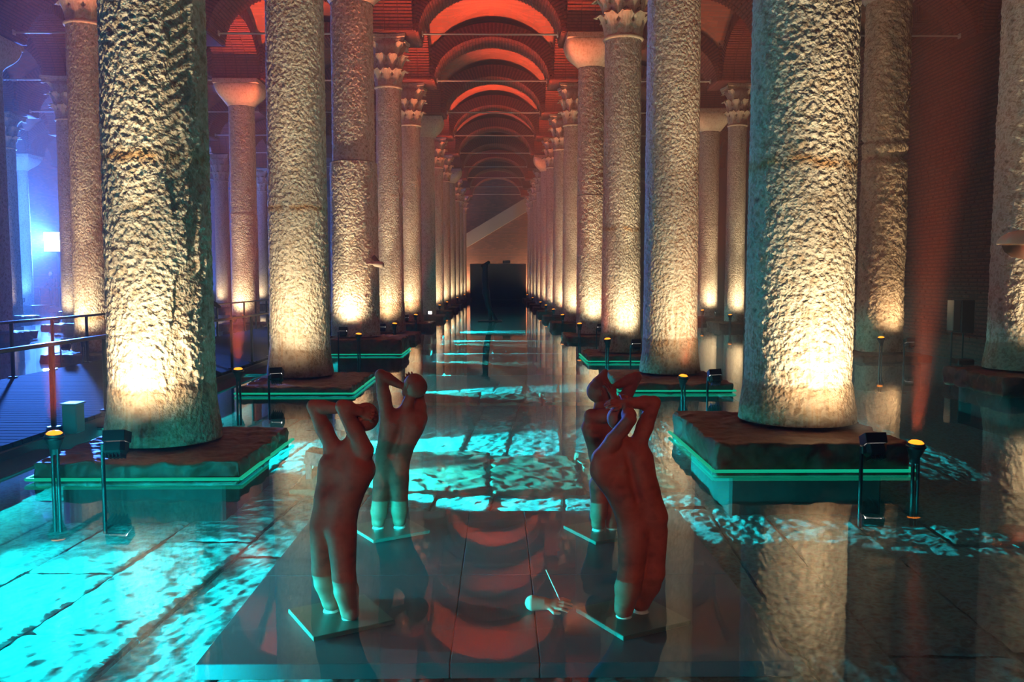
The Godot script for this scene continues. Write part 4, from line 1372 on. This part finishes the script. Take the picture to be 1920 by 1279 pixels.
func small_things() -> void:
	# black projection box against the end wall
	var t := thing("stage_box", "large black box standing against the end wall of the aisle", "box", Vector3(-0.15, 0, -62.6))
	var b := MB.new()
	b.box(Vector3(0, 1.25, 0), Vector3(4.0, 2.7, 1.6), 0.03)
	part("body", b.mesh(M.stage_black), t)
	b = MB.new()
	b.box(Vector3(0, -0.1, 0.1), Vector3(8.0, 0.3, 2.2), 0.03)
	part("stand", b.mesh(M.deck_side), t)
	for q in [-3.1, 2.8]:  # floods added to brighten the end wall
		flood_fixture(Vector3(q, 0.4, -63.65), Vector3(q * 0.5, 4.0, -64.4), "added black floodlight on the %s of the black box, lighting the end wall" % ("left" if q < 0 else "right"), -0.56, false, 30.0, 0.0, false)
	flood_fixture(Vector3(-2.45, 0.3, -30.05), Vector3(-1.3, 0.8, -24.0), "small floodlight shining forward from the sixth plinth of the left row", -0.56, false, 3.0, 0.0, false)
	t = thing("projector", "small dark device on top of the black box at the end wall", "projector", Vector3(0.45, 2.6, -62.3))
	b = MB.new()
	b.box(Vector3(0, 0.13, 0), Vector3(0.55, 0.22, 0.5), 0.03)
	part("body", b.mesh(M.black_metal), t)
	b = MB.new()
	b.tube(Vector3(-0.12, 0.15, 0.24), Vector3(-0.12, 0.15, 0.34), 0.07, 0.06, 14)
	part("lens", b.mesh(M.grey_metal), t)
	# sloping stair on the end wall: parapet band over brick infill
	t = thing("staircase", "sloping pale parapet of a stair rising to the right on the end wall", "staircase", Vector3(0, 0, -64.4))
	b = MB.new()
	var A := Vector3(-5.2, 2.2, 0)
	var B := Vector3(6.2, 9.0, 0)
	var hgt := Vector3(0, 1.05, 0)
	var dz := Vector3(0, 0, 0.25)
	b.flat([A + dz, B + dz, B + hgt + dz, A + hgt + dz], Vector3(0, 0, 1))
	b.flat([A + hgt + dz, B + hgt + dz, B + hgt - dz, A + hgt - dz], Vector3(-0.5, 1, 0))
	b.flat([A - dz, A + dz, A + hgt + dz, A + hgt - dz], Vector3(-1, 0, 0))
	b.flat([A + dz, B + dz, B - dz, A - dz], Vector3(0.5, -1, 0))
	part("parapet", b.mesh(M.plaster), t)
	b = MB.new()
	b.flat([Vector3(-5.2, -0.4, 0.12), Vector3(6.2, -0.4, 0.12), B + Vector3(0, 0, 0.12), A + Vector3(0, 0, 0.12)], Vector3(0, 0, 1))
	b.flat([Vector3(-5.2, -0.4, -0.3), Vector3(-5.2, -0.4, 0.12), A + Vector3(0, 0, 0.12), A + Vector3(0, 0, -0.3)], Vector3(-1, 0, 0))
	part("brick_infill", b.mesh(M.vault_brick), t)
	# slender dark sculpture with parted legs
	t = thing("sculpture", "slender dark elongated sculpture with forked legs standing far down the aisle", "sculpture", Vector3(-0.46, -0.05, -30.3))
	b = MB.new()
	b.box(Vector3(0.1, 0.03, 0), Vector3(0.85, 0.09, 0.6), 0.02)
	part("base", b.mesh(M.bronze_dark), t)
	part("body", body([[Vector3(0.12, 0.05, 0), Vector3(0.05, 0.55, 0), 0.06, 0.07], [Vector3(0.34, 0.05, 0.05), Vector3(0.07, 0.55, 0), 0.055, 0.06], [Vector3(0.06, 0.5, 0), Vector3(-0.04, 1.05, 0), 0.09, 0.12], [Vector3(-0.04, 1.05, 0), Vector3(-0.06, 1.5, 0), 0.12, 0.105], [Vector3(-0.06, 1.5, 0), Vector3(-0.04, 2.0, 0), 0.105, 0.06], [Vector3(-0.04, 1.95, 0), Vector3(-0.17, 1.98, 0.03), 0.07, 0.05], [Vector3(-0.15, 1.98, 0.02), Vector3(0.05, 2.1, 0), 0.045, 0.06], [Vector3(-0.13, 1.95, 0.03), Vector3(-0.14, 1.4, 0.04), 0.035, 0.03]], 0.018, 0.04, M.bronze_dark), t)
	# loudspeaker on its stand by the right wall
	t = thing("loudspeaker", "tall black loudspeaker on a stand before the right brick wall", "loudspeaker", Vector3(8.15, -0.56, -15.1))
	b = MB.new()
	b.box(Vector3(0.02, 1.36, 0), Vector3(0.24, 0.58, 0.30), 0.015)
	part("cabinet", b.mesh(M.black_metal), t)
	b = MB.new()
	b.box(Vector3(-0.17, 1.38, 0.02), Vector3(0.13, 0.54, 0.22), 0.01)
	part("side_panel", b.mesh(M.cabinet_grey), t)
	for s in [-1.0, 1.0]:
		b = MB.new()
		b.tube(Vector3(s * 0.1 - 0.08, 0.0, 0), Vector3(s * 0.1 - 0.08, 1.08, 0), 0.014, 0.014, 8)
		part("leg", b.mesh(M.black_metal), t)
	b = MB.new()
	b.box(Vector3(0.02, 0.5, 0), Vector3(0.3, 0.22, 0.3), 0.02)
	part("amplifier", b.mesh(M.black_metal), t)
	# scallop-like cast on the right hand column
	t = thing("cast_sculpture", "pale fan shaped cast with a hollow brown underside fixed to the right edge column", "sculpture", Vector3(6.58, 1.87, -10.85))
	b = MB.new()
	var fan := func(u: float, w: float, in_: float) -> Vector3:
		var a := TAU * u
		var rr := (0.36 - in_ * 0.02) * sin(w * PI / 2.0) * (1.0 + 0.07 * sin(a * 5.0 + 1.0))
		return Vector3(cos(a) * rr * 0.95, (0.19 - in_ * 0.03) * cos(w * PI / 2.0) - 0.10 * w * cos(a) * 0.2, -sin(a) * rr * 0.55 + 0.08)
	b.grid(40, 12, func(u: float, w: float) -> Vector3: return fan.call(1.0 - u, w, 0.0))
	b.grid(40, 12, func(u: float, w: float) -> Vector3: return fan.call(u, w, 1.0))
	part("shell", b.mesh(M.pale_shell), t)
	b = MB.new()
	b.lathe([Vector2(0.34, 0.0), Vector2(0.30, -0.10), Vector2(0.20, -0.19), Vector2(0.02, -0.23)], 30, Vector3(0.02, 0.0, 0.06), Basis.from_scale(Vector3(0.9, 0.75, 0.5)))
	part("bowl", b.mesh(M.plinth_stone), t)
	# pale hands
	cast_hand("small pale cast hand reaching from the right side of the two piece left column", Vector3(-2.40, 1.745, -16.74), Vector3(-0.17, 0.02, 0.06), Vector3(0, 1, 0.2), 2.0, true)
	cast_hand("pale stone hand lying in the water beside the nearest right figure", Vector3(0.21, -0.17, -4.2), Vector3(0.14, 0.0, 0.02), Vector3(-0.1, 0.8, 0.5), 1.2, false)
	# bright square blue white floodlight and the crowd at the far left
	t = thing("stage_light", "bright square blue white stage light glowing in the haze at far left", "stage light", Vector3(-23.0, -0.05, -45.2))
	b = MB.new()
	b.box(Vector3(0, 3.45, 0), Vector3(1.06, 1.06, 0.3), 0.04)
	part("housing", b.mesh(M.black_metal), t)
	b = MB.new()
	b.box(Vector3(0, 3.45, 0.16), Vector3(0.98, 0.98, 0.02))
	part("lens", b.mesh(M.blue_lens), t)
	b = MB.new()
	b.tube(Vector3(0, -0.35, -0.2), Vector3(0, 3.2, -0.2), 0.05, 0.05, 10)
	part("stand", b.mesh(M.black_metal), t)
	spot(t, Vector3(0, 3.45, 0.66), Vector3(0.10, -0.02, 1), BLUEC, K_BLUE, 37.0, 0.45)
	for q in [[-22.5, -52.0], [-16.0, -47.0], [-19.5, -33.0]]:  # extra floods added to turn the left haze blue
		flood_fixture(Vector3(q[0], 0.5, q[1]), Vector3(q[0] + 0.4, 4.0, q[1] - 1.6), "added blue white floodlight in the far left haze, %s" % ("behind the stage light" if q[1] < -50 else "right of the stage light" if q[1] < -40 else "before the stage light"), -0.56, true, 330.0, 150.0, false)
	t = thing("viewing_deck", "raised viewing deck carrying the crowd in the blue haze", "deck", Vector3(-20.4, 0, -43.7))
	b = MB.new()
	b.box(Vector3(0, 0.02, 0), Vector3(6.0, 0.2, 3.0), 0.02)
	part("platform", b.mesh(M.deck_side), t)
	b = MB.new()
	b.box(Vector3(0, 1.05, 1.45), Vector3(6.0, 0.05, 0.05), 0.006)
	part("rail", b.mesh(M.rail_metal), t)
	for k in 7:
		b = MB.new()
		b.box(Vector3(-2.9 + k * 0.96, 0.58, 1.45), Vector3(0.04, 0.92, 0.04), 0.004)
		part("post", b.mesh(M.rail_metal), t)
	var who := ["person in dark clothes at the left end of the crowd on the far deck", "person in dark clothes second from the left in the far crowd", "person in dark clothes in the middle of the far crowd", "person in dark clothes second from the right in the far crowd", "person in dark clothes at the right end of the far crowd"]
	for k in 5:
		person(who[k], Vector3(-22.4 + k * 0.52, 0.125, -43.6 - 0.35 * (k % 2)), 0.2 * (k - 2), 0.08, M.dark_cloth)
	person("person in dark clothes bending over the walkway railing beside the nearest left column", Vector3(-5.30, 0.137, -14.3), PI / 2, 0.75, M.dark_cloth)

func cast_hand(label: String, at: Vector3, d: Vector3, nrm: Vector3, s: float, arm: bool) -> void:
	var t := thing("cast_hand", label, "sculpture", at)
	var b := []
	hand_bones(b, Vector3.ZERO, d, nrm, 1.0, s)
	var back := -d.normalized()
	b.append([Vector3.ZERO, back * (0.05 if not arm else 0.10), 0.026 * s, 0.032 * s, "", 0.02])
	part("hand", body(b, 0.0045, 0.01, M.pale_cast), t)
	if arm:
		var m := MB.new()
		m.tube(back * 0.09, Vector3(-0.06, 0.14, -0.10), 0.035, 0.045, 14)
		part("sleeve", m.mesh(M.dark_cloth), t)
	else:
		var m := MB.new()
		m.tube(d * 0.62 + Vector3(0, 0.02, 0.0), d * 0.62 + Vector3(-0.05, 0.05, -0.36), 0.004, 0.004, 8)
		part("rod", m.mesh(M.rod_iron), t)
